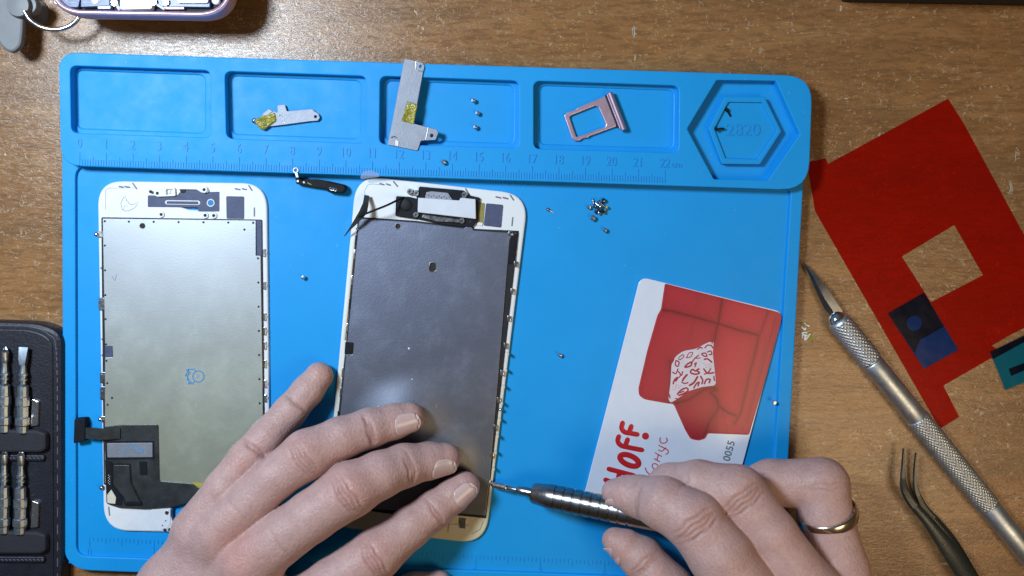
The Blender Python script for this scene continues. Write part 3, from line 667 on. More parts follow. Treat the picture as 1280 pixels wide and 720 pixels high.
for q, w_ in (([(180, 240), (215, 215), (225, 235), (190, 262), (175, 250)], 2), ([(150, 270), (180, 285), (170, 325), (145, 310), (150, 280)], 3), ([(250, 245), (275, 200), (310, 195), (290, 235), (255, 245)], 2), ([(300, 290), (330, 250), (365, 220)], 3), ([(235, 330), (265, 300), (300, 285), (290, 320), (240, 335)], 4),
             ([(330, 330), (345, 290), (325, 305)], 3), ([(380, 245), (345, 250)], 2), ([(370, 350), (345, 365), (375, 385), (340, 400), (290, 385), (305, 355), (335, 370)], 4), ([(355, 425), (320, 480), (280, 505)], 5), ([(175, 375), (195, 405), (180, 430)], 3), ([(215, 375), (205, 410)], 3), ([(255, 405), (225, 440), (215, 460)], 5),
             ([(125, 490), (140, 450), (170, 430), (150, 465)], 4), ([(205, 475), (235, 488), (265, 478)], 3), ([(165, 590), (200, 550), (250, 530), (265, 555), (220, 585), (180, 600)], 4), ([(190, 575), (225, 560)], 3), ([(320, 530), (345, 490), (370, 475), (360, 510)], 4), ([(385, 420), (405, 460), (395, 490)], 4), ([(420, 490), (440, 450), (475, 450), (465, 480)], 4),
             ([(415, 350), (450, 390), (510, 385)], 4), ([(420, 400), (460, 380), (480, 345)], 3), ([(395, 205), (430, 200), (445, 230), (410, 225), (395, 205)], 3), ([(450, 190), (480, 180), (490, 210), (465, 215)], 3), ([(420, 260), (450, 255), (490, 285)], 4), ([(425, 150), (450, 125), (485, 130), (500, 150)], 3), ([(355, 165), (380, 145), (400, 155)], 3), ([(480, 95), (500, 90), (490, 115)], 2),
             ([(90, 595), (95, 625)], 3), ([(145, 630), (170, 632)], 2), ([(510, 420), (515, 460)], 3), ([(120, 380), (150, 395), (170, 350)], 3), ([(115, 290), (130, 260)], 3)):
    ln(b, [tuple(p)[:2] for p in (spline([Vector((*Q(*p), 0)) for p in q], 4) if len(q) > 2 else [Vector((*Q(*p), 0)) for p in q])], .0068*w_+.005, ZC+.020, PATT, .15)
for q in [(120, 520), (150, 515), (175, 510), (200, 508), (125, 545), (150, 535), (180, 530), (155, 495), (415, 300), (435, 315), (455, 305), (475, 310), (440, 335), (465, 330), (485, 325)]: dots(b, [Q(*q)], .55, ZC+.022, LOGO)
b.build('pillow_print', t)
# lettering runs up the long edge; a = along the line, b = up the letters
A_ = Vector((.245, -.97)); B_ = Vector((-.955, -.30))
def L(o, pts): return [tuple(Vector(o)+A_*p[0]+(Vector((-.97, -.245))*.88+Vector((-.4, -.62))*.28)*p[1]) for p in pts]
b = MB(); W = .112
def let(o, strokes):
    for q in strokes:
        pl_ = L(o, [p[:2] for p in spline([Vector((*p, 0)) for p in q], 6)]) if len(q) > 2 else L(o, q)
        b.stroke(Z3(pl_, ZC), W, ZC+.002, LOGO, .10)
        for p in pl_[1:-1]: b.ball(at(p[0], p[1], ZC+.002), W*.985, LOGO, 5, .095)
def T(x, y): return (745+x/7.2, 515+y/7.2)
def pen(pts, w, closed=False):
    q = [Vector((*T(*p), 0)) for p in pts]
    q = [tuple(p)[:2] for p in (spline(q, 5) if len(q) > 2 else q)]
    b.stroke(Z3(q, ZC), w, ZC+.002, LOGO, .10)
W = .098
for q in ([(240, 98), (231, 145), (258, 180), (315, 192), (372, 202)], [(318, 128), (303, 170), (296, 192)], [(205, 220), (196, 262), (228, 302), (310, 322), (414, 342)], [(284, 248), (268, 292), (262, 312)],
          [(115, 513), (340, 572)], [(85, 610), (290, 690)], [(212, 540), (190, 640)]): pen(q, W)
oc = [(300+86*math.cos(a)*.97-50*math.sin(a)*-.24, 435+86*math.cos(a)*.24+50*math.sin(a)*.97) for a in [2*math.pi*k/16 for k in range(17)]]
pen(oc, .112)
sheet(b, circ(806.8, 545.1, 4.4, 20), ZC, ZC+.014, LOGO, 0, (), .004)
for q in ([(580, 232), (574, 258), (594, 280), (626, 276), (642, 254), (632, 234)], [(562, 342), (592, 352), (628, 322)], [(566, 300), (608, 322), (646, 344), (650, 368), (628, 382)],
          [(524, 420), (572, 446)], [(534, 368), (590, 400)], [(548, 430), (562, 386)], [(506, 492), (510, 470), (536, 466), (558, 484), (548, 508), (522, 510), (506, 492)], [(445, 503), (452, 530), (480, 560)]): pen(q, .021)
an = math.atan2(.97, .245)
b.build('red_lettering', t)
b = MB(); text(b, '0055', 911.5, 563.5, ZC+.004, .40, an, MARK, .02, bold=.004, sx=1.05); b.build('card_number', t)

# ------------------------------------------------------------------ films on the table
b = MB()
sheet(b, [(1009, 203), (1032, 198), (1035, 205), (1185, 123.5), (1205, 155), (1283, 299), (1330, 385), (1262, 419), (1240, 432), (1252, 440), (1179, 482), (1199, 521), (1175, 536), (1019, 264)],
      .006, .022, RED, 0, [[(1127, 320.5), (1193, 281), (1229, 344), (1164, 378)]], 0)
tag(b.build('plastic_film'), 'translucent red film sheet with a square window cut out', 'film')
b = MB(); sheet(b, [(1110, 392), (1155, 366), (1198, 437), (1155, 461)], .03, .042, NFIL2, 0, (), 0)
sheet(b, [(1110, 392), (1155, 366), (1180, 408), (1150, 425), (1143, 441)], .046, .052, NFILM, 0, [circ(1143, 404, 9.5, 20)], 0)
tag(b.build('plastic_film'), 'small navy blue film piece with darker rounded patches on the red film', 'film')
b = MB(); sheet(b, [(1238, 441), (1290, 415), (1300, 470), (1257, 487.5)], .03, .042, TEAL, 0, (), 0); sheet(b, [(1238, 440), (1286, 417), (1287, 424), (1241, 449)], .046, .052, NFILM, 0, (), 0)
sheet(b, [(1261, 461), (1290, 450), (1292, 458), (1264, 470)], .046, .052, NFILM, 1, (), 0)
tag(b.build('plastic_film'), 'teal blue film piece with a dark bar beside the red film', 'film')
b = MB()
for i in range(10): 
    x, y = 1008+rr.uniform(-3, 6), 415+rr.uniform(-12, 12); q = spline([Vector((x+rr.uniform(-5, 5), y+rr.uniform(-5, 5), 0)) for _ in range(3)], 4)
    b.stroke(Z3([p[:2] for p in q], .02), .03, .02, [YEL, WHITE][i % 2], .6)
tag(b.build('paint_drip'), 'dried yellow and white glue spot on wood beside the mat', 'glue spot')

for (x, y), l in (((1272, 192), 'white paint scuff on bare wood nearer the red film corner'), ((1264, 234), 'white paint scuff on the wood beside the red film edge'), ((793, 40), 'pale chip mark on the wood above the pockets')):
    b = MB()
    for i in range(6): b.stroke(Z3([(x+rr.uniform(-3, 3), y+rr.uniform(-9, 9)) for _ in range(2)], .015), .012, .008, SCUFF, .5)
    tag(b.build('paint_scuff'), l, 'paint mark', 'white scuffs on the wood')
# ------------------------------------------------------------------ craft knife
KA, KB = at(1046, 399, .45), at(1300, 712, .45); t = thing('craft_knife', 'silver craft knife with knurled round handle and pointed blade', 'knife', at(1150, 520, 0))
ax = (KB-KA).normalized(); sd = Vector((-ax.y, ax.x, 0))
LK = (KB-KA).length; R0 = .44
def prof(a, b, r, n, ease=0): return [(a+(b-a)*i/n, r) for i in range(n+1)]
kn = lambda d, an: .014*max(-.5, math.sin(18*an+d*34))+.014*max(-.5, math.sin(18*an-d*34))
px2cm = lambda x: x
def along(px, py): return (at(px, py, .45)-KA).dot(ax)
d1, d2, d3 = along(1093, 449), along(1152, 517), along(1243, 626)
h = MB(); h.rev(KA, KB, [(0, .30), (.05, .40), (.10, R0-.02)]+prof(.12, d1-.06, R0, 110)[:-1]+[(d1-.05, R0), (d1, R0-.04)], ALU, 120, lambda d, an: kn(d, an) if .12 < d < d1-.06 else 0); h.build('blade_clamp', t)
h = MB(); h.rev(KA, KB, [(d1, R0-.05), (d1+.03, R0-.03)]+prof(d1+.05, d2-.05, R0-.02, 6)+[(d2, R0-.04)], ALU, 64)
h.rev(KA, KB, [(d2, R0-.04)]+prof(d2+.03, d3-.03, R0, 190)+[(d3, R0-.04)], ALU, 120, lambda d, an: (.011*math.sin(22*an+d*34)+.011*math.sin(22*an-d*34)) if d2+.03 < d < d3-.03 else 0)
h.rev(KA, KB, [(d3, R0-.05), (d3+.04, R0-.02), (LK-.3, R0-.02), (LK-.1, R0-.1), (LK, R0-.2)], ALU, 64); h.build('handle', t)
h = MB(); h.ball(KA+ax*.06, .36, M('polished_collet', (.75, .8, .88), .1, 1), 16, .9); h.build('collet', t)
h = MB()   # blade: thin wedge with a ground edge
bt = at(1003.5, 326, .30); prof_ = [at(1003.5, 326, .3), at(1020, 343, .42), at(1035, 362, .5), at(1053, 389, .5), at(1046, 396, .5), at(1040, 397, .45), at(1030, 385, .4), at(1022, 368, .35), at(1013, 347, .32)]
n = len(prof_); ctr = [p+Vector((0, 0, .03)) for p in prof_]; 
vs = [p+Vector((0, 0, .025 if 1 <= i <= 4 else .004)) for i, p in enumerate(prof_)]+[p-Vector((0, 0, .02)) for p in prof_]+[at(1016, 345, .42), at(1030, 372, .5), at(1042, 390, .52)]
c0 = 2*n
fs = [[0, 8, c0], [8, 7, c0], [7, c0+1, c0], [7, 6, c0+1], [6, c0+2, c0+1], [6, 5, c0+2], [5, 4, c0+2], [4, 3, c0+2], [3, 2, c0+1, c0+2], [2, 1, c0, c0+1], [1, 0, c0]]
fs += [[i, (i+1) % n, n+(i+1) % n, n+i] for i in range(n)]+[[n+i for i in range(n)]]
h.add(vs, fs, M('blade_steel', (.22, .24, .28), .28, 1, var=.2)); h.build('blade', t, 12)

# ------------------------------------------------------------------ tweezers
t = thing('tweezers', 'black tweezers with bent bare steel tips', 'tweezers', at(1180, 650, 0))
def blade_arm(pts, m1, m2, cut, name):
    """flat tapered arm: points px,py,z,half width(cm)"""
    sp = spline([Vector((p[0], p[1], p[2])) for p in pts], 6); ws = spline([Vector((p[3], 0, 0)) for p in pts], 6)
    b = MB(); vs = []; P = [at(p.x, p.y, p.z) for p in sp]
    for i, p in enumerate(P):
        tt = (P[min(i+1, len(P)-1)]-P[max(i-1, 0)]); tt.z = 0; tt.normalize(); s_ = Vector((-tt.y, tt.x, 0)); w = ws[i].x
        vs += [p+s_*w, p+s_*w*.55+Vector((0, 0, .07)), p-s_*w*.55+Vector((0, 0, .07)), p-s_*w, p-s_*w*.8-Vector((0, 0, .05)), p+s_*w*.8-Vector((0, 0, .05))]
    for i in range(len(P)-1):
        b.add([vs[6*i+k] for k in range(12)], [[k, 6+k, 6+(k+1) % 6, (k+1) % 6] for k in range(6)], m1 if i < cut else m2)
    b.add(vs[:6], [[0, 1, 2, 3, 4, 5]], m1); b.add(vs[-6:], [[5, 4, 3, 2, 1, 0]], m2)
    return b.build(name, t)
MTIP = M('tweezer_tip_steel', (.13, .14, .14), .5, 1); COAT = M('black_coating', (.018, .022, .020), .34, bs=14, bstr=.3)
blade_arm([(1129.5, 561, .5, .03), (1129, 580, .55, .07), (1128.5, 597, .6, .11), (1131, 613, .7, .16), (1141, 630, .8, .18), (1160, 652, .9, .21), (1188, 690, .9, .32), (1217, 735, .8, .35), (1257, 800, .7, .36)], MTIP, COAT, 12, 'bare_arm')
blade_arm([(1145, 566, .35, .03), (1143.5, 590, .35, .07), (1145, 612, .35, .11), (1155, 635, .35, .16), (1172, 655, .35, .20), (1190, 682, .35, .30), (1219, 733, .35, .34), (1259, 800, .5, .35)], MTIP, COAT, 14, 'lower_arm')

# ------------------------------------------------------------------ bit wallet
t = thing('bit_wallet', 'black leather wallet holding screwdriver bits at the table edge', 'tool wallet', at(20, 560, 0))
b = MB(); sheet(b, rnd([(-120, 398), (48, 404), (77, 416), (77, 720), (72, 800), (-120, 800)], [10, 26, 26, 20, 40, 10], 8), 0, .75, LEATH, 0, (), .16); 
sheet(b, rnd([(-110, 409), (40, 412), (66, 424), (67, 790), (-110, 790)], [6, 20, 22, 20, 6], 8), .6, .80, LEATH, 0, (), .06); b.build('cover', t)
b = MB()
path = spline([Vector(p) for p in ((-60, 405, 0), (0, 407, 0), (38, 409, 0), (60, 418, 0), (70, 440, 0), (71.5, 560, 0), (71.5, 760, 0))], 22)
for i in range(0, len(path)-1, 2): b.stroke(Z3([path[i][:2], path[i+1][:2]], .78), .022, .755, STITCH, .6)
b.build('stitching', t)
for y0 in (536, 663):
    b = MB(); sheet(b, [(-60, y0), (47, y0+2), (57, y0+6), (57, y0+26), (50, y0+30), (-60, y0+30)], .78, 1.08, ELAST, 3, (), .10); b.build('pocket_band', t)
    b = MB(); sheet(b, [(-60, y0+32), (54, y0+33), (56, y0+36), (54, y0+41), (-60, y0+40)], .78, .92, LEATH, 3, (), .05)
    for i in range(11): b.stroke(Z3([(2+i*5, y0+36), (4.5+i*5, y0+37)], .9), .02, .925, STITCH, .6)
    b.build('pocket_seam', t)
    b = MB(); sheet(b, [(40, y0-37), (48, y0-34), (47, y0-4), (38, y0-3)], .80, .92, STEEL, 1); 
    b.build('blank_insert', t)
BITM = M('bit_nickel', (.46, .53, .60), .36, 1, var=.15, rvar=.06)
def bit(px, y0, tip, label):
    g = thing('screwdriver_bit', label, 'screwdriver bit', at(px, y0+50, .8), 'driver bits in the wallet')
    a = at(px+.5, y0, 1.02); e = at(px-1, y0+112, 1.02); b = MB()
    pr = [(.62, .10), (.9, .12), (1.0, .13), (1.02, .17), (1.1, .17), (1.12, .12), (1.2, .12), (1.22, .16), (1.28, .16), (1.3, .11), (1.42, .11), (1.5, .20), (1.9, .21), (1.92, .25), (2.25, .25), (2.3, .21), (2.7, .21), (2.73, .26), (3.0, .26), (3.05, .22), (3.3, .22)]
    b.rev(a, e, pr, BITM, 12); b.build('shank', g, 25)
    b = MB()
    if tip == 'flat':
        u = (e-a).normalized(); s_ = Vector((-u.y, u.x, 0))
        vs = [a+s_*.17+Vector((0, 0, .02)), a-s_*.17+Vector((0, 0, .02)), a+u*.45+s_*.14+Vector((0, 0, .1)), a+u*.45-s_*.14+Vector((0, 0, .1)), a+u*.68+s_*.1+Vector((0, 0, .1)), a+u*.68-s_*.1+Vector((0, 0, .1))]
        vs += [v-Vector((0, 0, .04 if i < 2 else .2)) for i, v in enumerate(vs)]
        b.add(vs, [[0, 2, 3, 1], [2, 4, 5, 3], [6, 7, 9, 8], [8, 9, 11, 10], [0, 6, 8, 2], [2, 8, 10, 4], [1, 3, 9, 7], [3, 5, 11, 9], [0, 1, 7, 6], [4, 10, 11, 5]], BITM)
    else: b.rev(a, e, [(0, .02), (.12, .09), (.22, .15), (.5, .14), (.64, .10)], BITM, 16, lambda d, an: -.045*abs(math.sin(2*an)) if d < .45 else 0)
    b.build('tip', g, 25)
bit(6, 433, 'cross', 'cross tip driver bit in the upper row beside the flat bit')
bit(29, 434, 'flat', 'flat tip driver bit in the upper row of the wallet')
bit(5, 561, 'cross', 'slim driver bit in the lower row at the frame edge'); bit(26, 562, 'cross', 'slim driver bit in the lower row next to the metal blank')
bit(-17, 433, 'cross', 'driver bit in the upper row outermost from the mat')

# ------------------------------------------------------------------ opened phone above the mat, on a dark stand
ZH = 1.55
t = thing('opened_phone', 'opened pink edged phone body showing its circuit boards at the table edge', 'phone', at(175, -80, ZH))
b = MB(); oo = [(59, -420), (289, -420), (291, 22), (60, 18)]
sheet(b, rnd(oo, [10, 10, 44, 44], 10), ZH, ZH+.68, PINK, 0, [rnd([(66, -412), (284, -412), (284, 14), (67, 11)], [8, 8, 38, 38], 10)], .12); b.build('rim', t)
b = MB(); sheet(b, rnd([(64, -415), (286, -415), (287, 17), (65, 14)], [8, 8, 38, 38], 10), ZH+.05, ZH+.30, DARK, 0, (), 0); b.build('back_shell', t)
zt = ZH+.5; b = MB()
sheet(b, [(73, -60), (97, -60), (100, -2), (98, 9), (82, 9), (72, 2)], ZH+.2, zt, PBLUE, 2); sheet(b, [(101, -40), (137, -40), (137, 7), (101, 9)], ZH+.2, zt+.04, PBLUE, 2)
sheet(b, [(193, -60), (265, -60), (262, 9), (196, 8)], ZH+.2, zt, PBLUE, 2); sheet(b, [(220, -30), (262, -30), (260, 4), (222, 4)], ZH+.2, zt+.08, PBL2, 3)
sheet(b, [(122, 6), (138, 6), (138, 11), (122, 11)], ZH+.3, zt, PBL2, 1); sheet(b, [(205, 8), (230, 8), (230, 11.5), (205, 11.5)], ZH+.3, zt-.05, PINK, 1)
ln(b, [(224, -2), (240, 1), (256, -1)], .03, zt+.085, WHITE, .5); ln(b, [(76, -4), (86, 3), (96, 3)], .02, zt, PBL2, .5); ln(b, [(104, 3), (120, 3), (132, -3)], .02, zt+.04, PBL2, .5)
b.build('circuit_board', t)
b = MB(); sheet(b, [(149, -200), (190, -200), (190, 11), (150, 12)], ZH+.2, zt+.06, M('battery_wrap', (.66, .76, .78), .4, var=.05), 3); b.build('battery', t)
for q in ((73, 2), (120, 1), (208, 3), (270, 1), (144, 4), (193, 3)):
    p = at(q[0], q[1], zt); b = MB(); b.rev(p-Vector((0, 0, .1)), p+Vector((0, 0, 1)), [(0, .14), (.15, .14), (.18, .11), (.18, .05), (.15, .03)], WHITE if q[0] in (270, 120) else STEEL, 16); b.build('board_screw', t)
b = MB(); ln(b, [(140, 2), (146, 6), (149, 11)], .06, zt, WHITE, 1); ln(b, [(194, 4), (200, 8), (205, 11)], .05, zt, WHITE, 1); b.build('battery_lead', t)
b = MB(); sheet(b, [(85, -300), (300, -300), (300, -22), (85, -24)], 0, ZH-.01, BLACK, 6); tag(b.build('phone_stand'), 'dark block carrying the opened phone off the table', 'stand')
# suction cup with wire ring
t = thing('suction_cup', 'grey silicone suction cup with metal wire ring beside opened phone', 'suction cup', at(14, 20, 0))
b = MB(); sheet(b, rnd([(-34, -30), (26, -30), (29, 30), (26, 58), (14, 67), (2, 60), (-16, 30)], [5, 5, 20, 20, 10, 14, 20], 8), .9, 1.12, SUCK, 0, (), .09)
b.build('cup_disc', t)
b = MB(); p = at(26, 8, 1.1); b.rev(p-Vector((0, 0, 1.1)), p+Vector((0, 0, 1)), [(0, .5), (.15, .5), (.3, .25), (1.0, .25), (1.05, .42), (1.2, .45), (1.32, .40), (1.34, .1)], SUCK, 32); 
b.rev(at(37, 7, 1.0)-Vector((0, 0, .3)), at(37, 7, 1.0)+Vector((0, 0, 1)), [(0, .30), (.3, .36), (.42, .30), (.44, .05)], SUCK, 28); b.build('hub', t)
b = MB(); b.tube(spline([at(31, 14, 1.35), at(38, 25, 1.3), at(52, 34, 1.2), at(70, 37, 1.15), at(88, 32, 1.1), at(99, 20, 1.1), at(102, 0, 1.1)], 8), .085, STEEL, 14); b.build('wire_ring', t)
# the black thing along the far edge
b = MB(); sheet(b, [(1068, -120), (1330, -120), (1330, -2), (1066, -7)], 0, 1.2, DARK, 6, (), .1); 
tag(b.build('black_case'), 'black case edge lying along the table beyond the mat', 'case')

# ------------------------------------------------------------------ screwdriver
t = thing('precision_screwdriver', 'gunmetal precision screwdriver held at the dark display edge', 'screwdriver', at(700, 620, 0))
def zs(px): return .62+(px-615)/175*1.85
SA, SB = at(614, 605.5, zs(614)), at(960, 677, zs(960)-.3)
L0 = lambda px: (at(px, 605.5+(px-614)*.252, zs(px))-SA).length
b = MB(); b.rev(SA, SB, [(0, .05), (.05, .09), (.12, .12), (.6, .12), (.64, .14), (.68, .11), (.9, .095), (1.0, .075), (1.35, .075)], STEEL, 24); b.build('bit', t)
b = MB(); b.rev(SA, SB, [(1.05, .09), (1.12, .15), (1.3, .17), (1.5, .17), (1.75, .17), (1.78, .14)], DSTEEL, 32); b.build('chuck', t)
pr = [(1.66, .19), (1.70, .34), (1.78, .395), (2.3, .455)]
d = 2.35
while d < 5.4: pr += [(d, .472), (d+.27, .474), (d+.285, .43), (d+.325, .43), (d+.34, .468)]; d += .355
pr += [(d, .47), (7.6, .45), (8.6, .40), (8.9, .2)]
b = MB(); b.rev(SA, SB, pr, GUN, 56); b.build('handle', t, 30)

# ------------------------------------------------------------------ hands: a distance field meshed as one continuous skin
VX = .046
class Field:
    def __init__(s, lo, hi):
        s.lo = np.array(lo, dtype=np.float32); s.n = [int((hi[i]-lo[i])/VX)+1 for i in range(3)]
        s.g = [np.arange(s.n[i], dtype=np.float32)*VX+s.lo[i] for i in range(3)]
        s.d = np.full(s.n, 3.0, dtype=np.float32)
    def box(s, pts, r):
        pts = np.array(pts, dtype=np.float32)
        a = np.maximum(((pts.min(0)-r-s.lo)/VX).astype(int), 0); b = np.minimum(((pts.max(0)+r-s.lo)/VX).astype(int)+2, s.n)
        if (b <= a).any(): return None, None
        sl = tuple(slice(a[i], b[i]) for i in range(3))
        return sl, np.meshgrid(s.g[0][sl[0]], s.g[1][sl[1]], s.g[2][sl[2]], indexing='ij', sparse=True)
    def cone(s, tgt, a, b, ra, rb, k, zs=1.0):
        sl, G = s.box([a, b], max(ra, rb)+k+.35)
        if sl is None: return
        ax = [b[i]-a[i] for i in range(3)]; L2 = sum(x*x for x in ax)+1e-9
        h = np.clip(sum((G[i]-a[i])*ax[i] for i in range(3))/L2, 0, 1)
        h2 = h*h*(3-2*h)*.5+h*.5
        dd = np.sqrt((G[0]-a[0]-h*ax[0])**2+(G[1]-a[1]-h*ax[1])**2+((G[2]-a[2]-h*ax[2])*zs)**2)-(ra+(rb-ra)*h2)
        o = tgt[sl]; e = np.clip(.5+.5*(o-dd)/k, 0, 1); tgt[sl] = (o*(1-e)+dd*e-k*e*(1-e)).astype(np.float32)
    def merge(s, oth, k):
        e = np.clip(.5+.5*(s.d-oth)/k, 0, 1); s.d = s.d*(1-e)+oth*e-k*e*(1-e)
    def crease(s, p, axis, up, r, depth, w, bend=0.0):
        sl, G = s.box([p], r*1.7)
        if sl is None: return
        sx = np.cross(axis, up); u = sum((G[i]-p[i])*axis[i] for i in range(3)); v = sum((G[i]-p[i])*sx[i] for i in range(3)); hgt = sum((G[i]-p[i])*up[i] for i in range(3))
        uu = u+bend*(v/r)**2*r+.02*np.sin(v*9+p[0]*7)
        s.d[sl] += (depth*1.25*np.exp(-(uu/w)**2)*np.exp(-(v/(r*.72))**4)*np.clip(hgt/r*2.2, 0, 1)).astype(np.float32)
    def mesh(s):
        d = s.d; ins = d < 0; nx, ny, nz = s.n
        c = np.zeros((nx-1, ny-1, nz-1), dtype=np.int8)
        for i in (0, 1):
            for j in (0, 1):
                for k in (0, 1): c += ins[i:nx-1+i, j:ny-1+j, k:nz-1+k]
        act = (c > 0) & (c < 8); ids = -np.ones(act.shape, dtype=np.int64); I = np.argwhere(act); ids[act] = np.arange(len(I))
        acc = np.zeros((len(I), 3)); cnt = np.zeros(len(I))
        corners = [(i, j, k) for i in (0, 1) for j in (0, 1) for k in (0, 1)]
        for a in corners:
            for b in corners:
                if sum(abs(a[t]-b[t]) for t in range(3)) != 1 or a > b: continue
                da = d[I[:, 0]+a[0], I[:, 1]+a[1], I[:, 2]+a[2]]; dbb = d[I[:, 0]+b[0], I[:, 1]+b[1], I[:, 2]+b[2]]
                m = (da < 0) != (dbb < 0); t = np.where(m, da/(da-dbb+1e-12), 0)
                for q in range(3): acc[:, q] += np.where(m, a[q]+t*(b[q]-a[q]), 0)
                cnt += m
        V = (I+acc/cnt[:, None])*VX+s.lo
        F = []
        for ax in range(3):
            o1, o2 = [(1, 2), (2, 0), (0, 1)][ax]
            A = np.take(ins, range(0, s.n[ax]-1), ax); B = np.take(ins, range(1, s.n[ax]), ax)
            e = np.argwhere(A != B); e = e[(e[:, o1] > 0) & (e[:, o2] > 0) & (e[:, o1] < s.n[o1]-1) & (e[:, o2] < s.n[o2]-1)]
            flip = ins[e[:, 0], e[:, 1], e[:, 2]]
            q = []
            for (p1, p2) in ((0, 0), (-1, 0), (-1, -1), (0, -1)):
                f = e.copy(); f[:, o1] += p1; f[:, o2] += p2; q.append(ids[f[:, 0], f[:, 1], f[:, 2]])
            q = np.stack(q, 1); q[~flip] = q[~flip][:, ::-1]; F.append(q)
        F = np.concatenate(F); F = F[(F >= 0).all(1)]
        # two light smoothing passes
        for _ in range(2):
            sm = np.zeros_like(V); ct = np.zeros(len(V))
            for a, b in ((0, 1), (1, 2), (2, 3), (3, 0)):
                np.add.at(sm, F[:, a], V[F[:, b]]); np.add.at(ct, F[:, a], 1)
            V = V*.6+.4*sm/np.maximum(ct, 1)[:, None]
        return V, F

def vv(p): q = at(p[0], p[1], p[2]); return np.array([q.x, q.y, q.z])
def hand(name, label, fingers, palm, skinmat, tones, creases, extra=None, base=(.50, .338, .318)):
    allp = [vv(p) for ch in fingers.values() for p in ch]+[vv(p) for sg in palm for p in sg]
    lo = np.min(allp, 0)-1.7; hi = np.max(allp, 0)+1.7; lo[1] = max(lo[1], -19.5); lo[2] = .1
    F_ = Field(lo, hi)
    for nm, ch in fingers.items():
        t_ = np.full(F_.n, 3.0, dtype=np.float32)
        for a, b in zip(ch[:-1], ch[1:]): F_.cone(t_, vv(a), vv(b), a[3], b[3], .16)
        F_.merge(t_, .07)
    P_ = np.full(F_.n, 3.0, dtype=np.float32)
    for a, b in palm: F_.cone(P_, vv(a), vv(b), a[3], b[3], .7)
    F_.merge(P_, .55)
    for nm, i, f, offs, dep in creases:      # finger, segment, position along it, offsets
        ch = fingers[nm]; a, b = vv(ch[i]), vv(ch[i+1]); axis = (b-a)/np.linalg.norm(b-a); p = a+(b-a)*f; r = ch[i][3]*(1-f)+ch[i+1][3]*f
        up = np.array([0, 0, 1.0]); up -= axis*axis.dot(up); up /= np.linalg.norm(up)
        for o in offs: F_.crease(p+axis*o, axis, up, r, dep, .048, .12 if o > 0 else -.12)
    V, Fc = F_.mesh()
    me = bpy.data.meshes.new(name); org = Vector((float(V[:, 0].mean()), float(V[:, 1].mean()), float(V[:, 2].min())))
    me.from_pydata([tuple(x) for x in (V-np.array(org))*S], [], Fc.tolist()); me.materials.append(skinmat)
    me.polygons.foreach_set('use_smooth', [True]*len(me.polygons))
    col = np.ones((len(V), 4)); col[:, :3] = base
    for (px, py, z, r, c, k) in tones:
        q = vv((px, py, z)); w = np.exp(-(((V-q)**2).sum(1))/(r*r))*k
        col[:, :3] = col[:, :3]*(1-w[:, None])+np.array(c)*w[:, None]
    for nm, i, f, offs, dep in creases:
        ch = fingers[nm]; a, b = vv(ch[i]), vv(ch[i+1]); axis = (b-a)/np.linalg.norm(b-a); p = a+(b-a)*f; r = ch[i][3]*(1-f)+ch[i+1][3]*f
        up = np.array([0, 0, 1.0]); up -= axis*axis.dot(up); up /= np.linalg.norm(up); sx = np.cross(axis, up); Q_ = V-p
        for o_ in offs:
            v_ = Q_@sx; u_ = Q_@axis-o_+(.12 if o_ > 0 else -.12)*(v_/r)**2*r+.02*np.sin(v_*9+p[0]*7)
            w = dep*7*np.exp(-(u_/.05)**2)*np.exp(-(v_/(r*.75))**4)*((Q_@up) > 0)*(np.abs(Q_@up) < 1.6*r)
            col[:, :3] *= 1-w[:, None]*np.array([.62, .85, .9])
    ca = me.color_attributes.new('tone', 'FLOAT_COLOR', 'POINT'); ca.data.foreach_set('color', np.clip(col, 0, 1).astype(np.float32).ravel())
    me.update(); o = bpy.data.objects.new(name, me); C.objects.link(o); o.location = org*S; ORG[o.name] = org
    tag(o, label, 'hand'); return o
def nail(parent, ch, back, length, half_ang, roll, lift=.048):
    """curved nail plate on the top of a fingertip; ch = finger chain, back = distance of the free edge beyond the tip centre"""
    a, b = Vector(vv(ch[0])), Vector(vv(ch[1])); ax = (b-a); L1 = ax.length; ax.normalize(); up = Vector((0, 0, 1)); up -= ax*ax.dot(up); up.normalize()
    up.rotate(Quaternion(ax, roll)); sd_ = ax.cross(up)
    nu, nv = 13, 14; mbn = MB(); vs = []
    pts = [Vector(vv(c)) for c in ch[:4]]; rs = [c[3] for c in ch[:4]]; cum = [0]
    for p, q in zip(pts, pts[1:]): cum.append(cum[-1]+(q-p).length)
    def on(dist):
        if dist <= 0: return pts[0]+ax*dist, math.sqrt(max(.02, rs[0]**2-dist**2*.45))
        for k in range(3):
            if dist <= cum[k+1]: f = (dist-cum[k])/(cum[k+1]-cum[k]); return pts[k].lerp(pts[k+1], f), rs[k]+(rs[k+1]-rs[k])*f
        return pts[3], rs[3]
    for j in range(nv+1):
        t = j/nv; dist = -back+t*length; c_, r = on(dist)
        wid = max(.22, (1-abs(2*t-1)**(2.6 if t < .5 else 3.4))**.5)
        for i in range(nu+1):
            an = half_ang*wid*(2*i/nu-1); rr_ = r+lift-.012*abs(2*i/nu-1)**3
            vs.append(c_+(up*math.cos(an)+sd_*math.sin(an))*rr_)
    fs = []; w = nu+1
    tip = []; bed = []
    for j in range(nv):
        for i in range(nu): (tip if j < 2 and not (j == 1 and 3 < i < nu-4) else bed).append([j*w+i, j*w+i+1, (j+1)*w+i+1, (j+1)*w+i])
    mbn.add(vs, bed, NAIL); mbn.add(vs, tip, NAILT)
    o = mbn.build('fingernail', parent, 60); md = o.modifiers.new('thick', 'SOLIDIFY'); md.thickness = .00025; md.offset = 0; return o

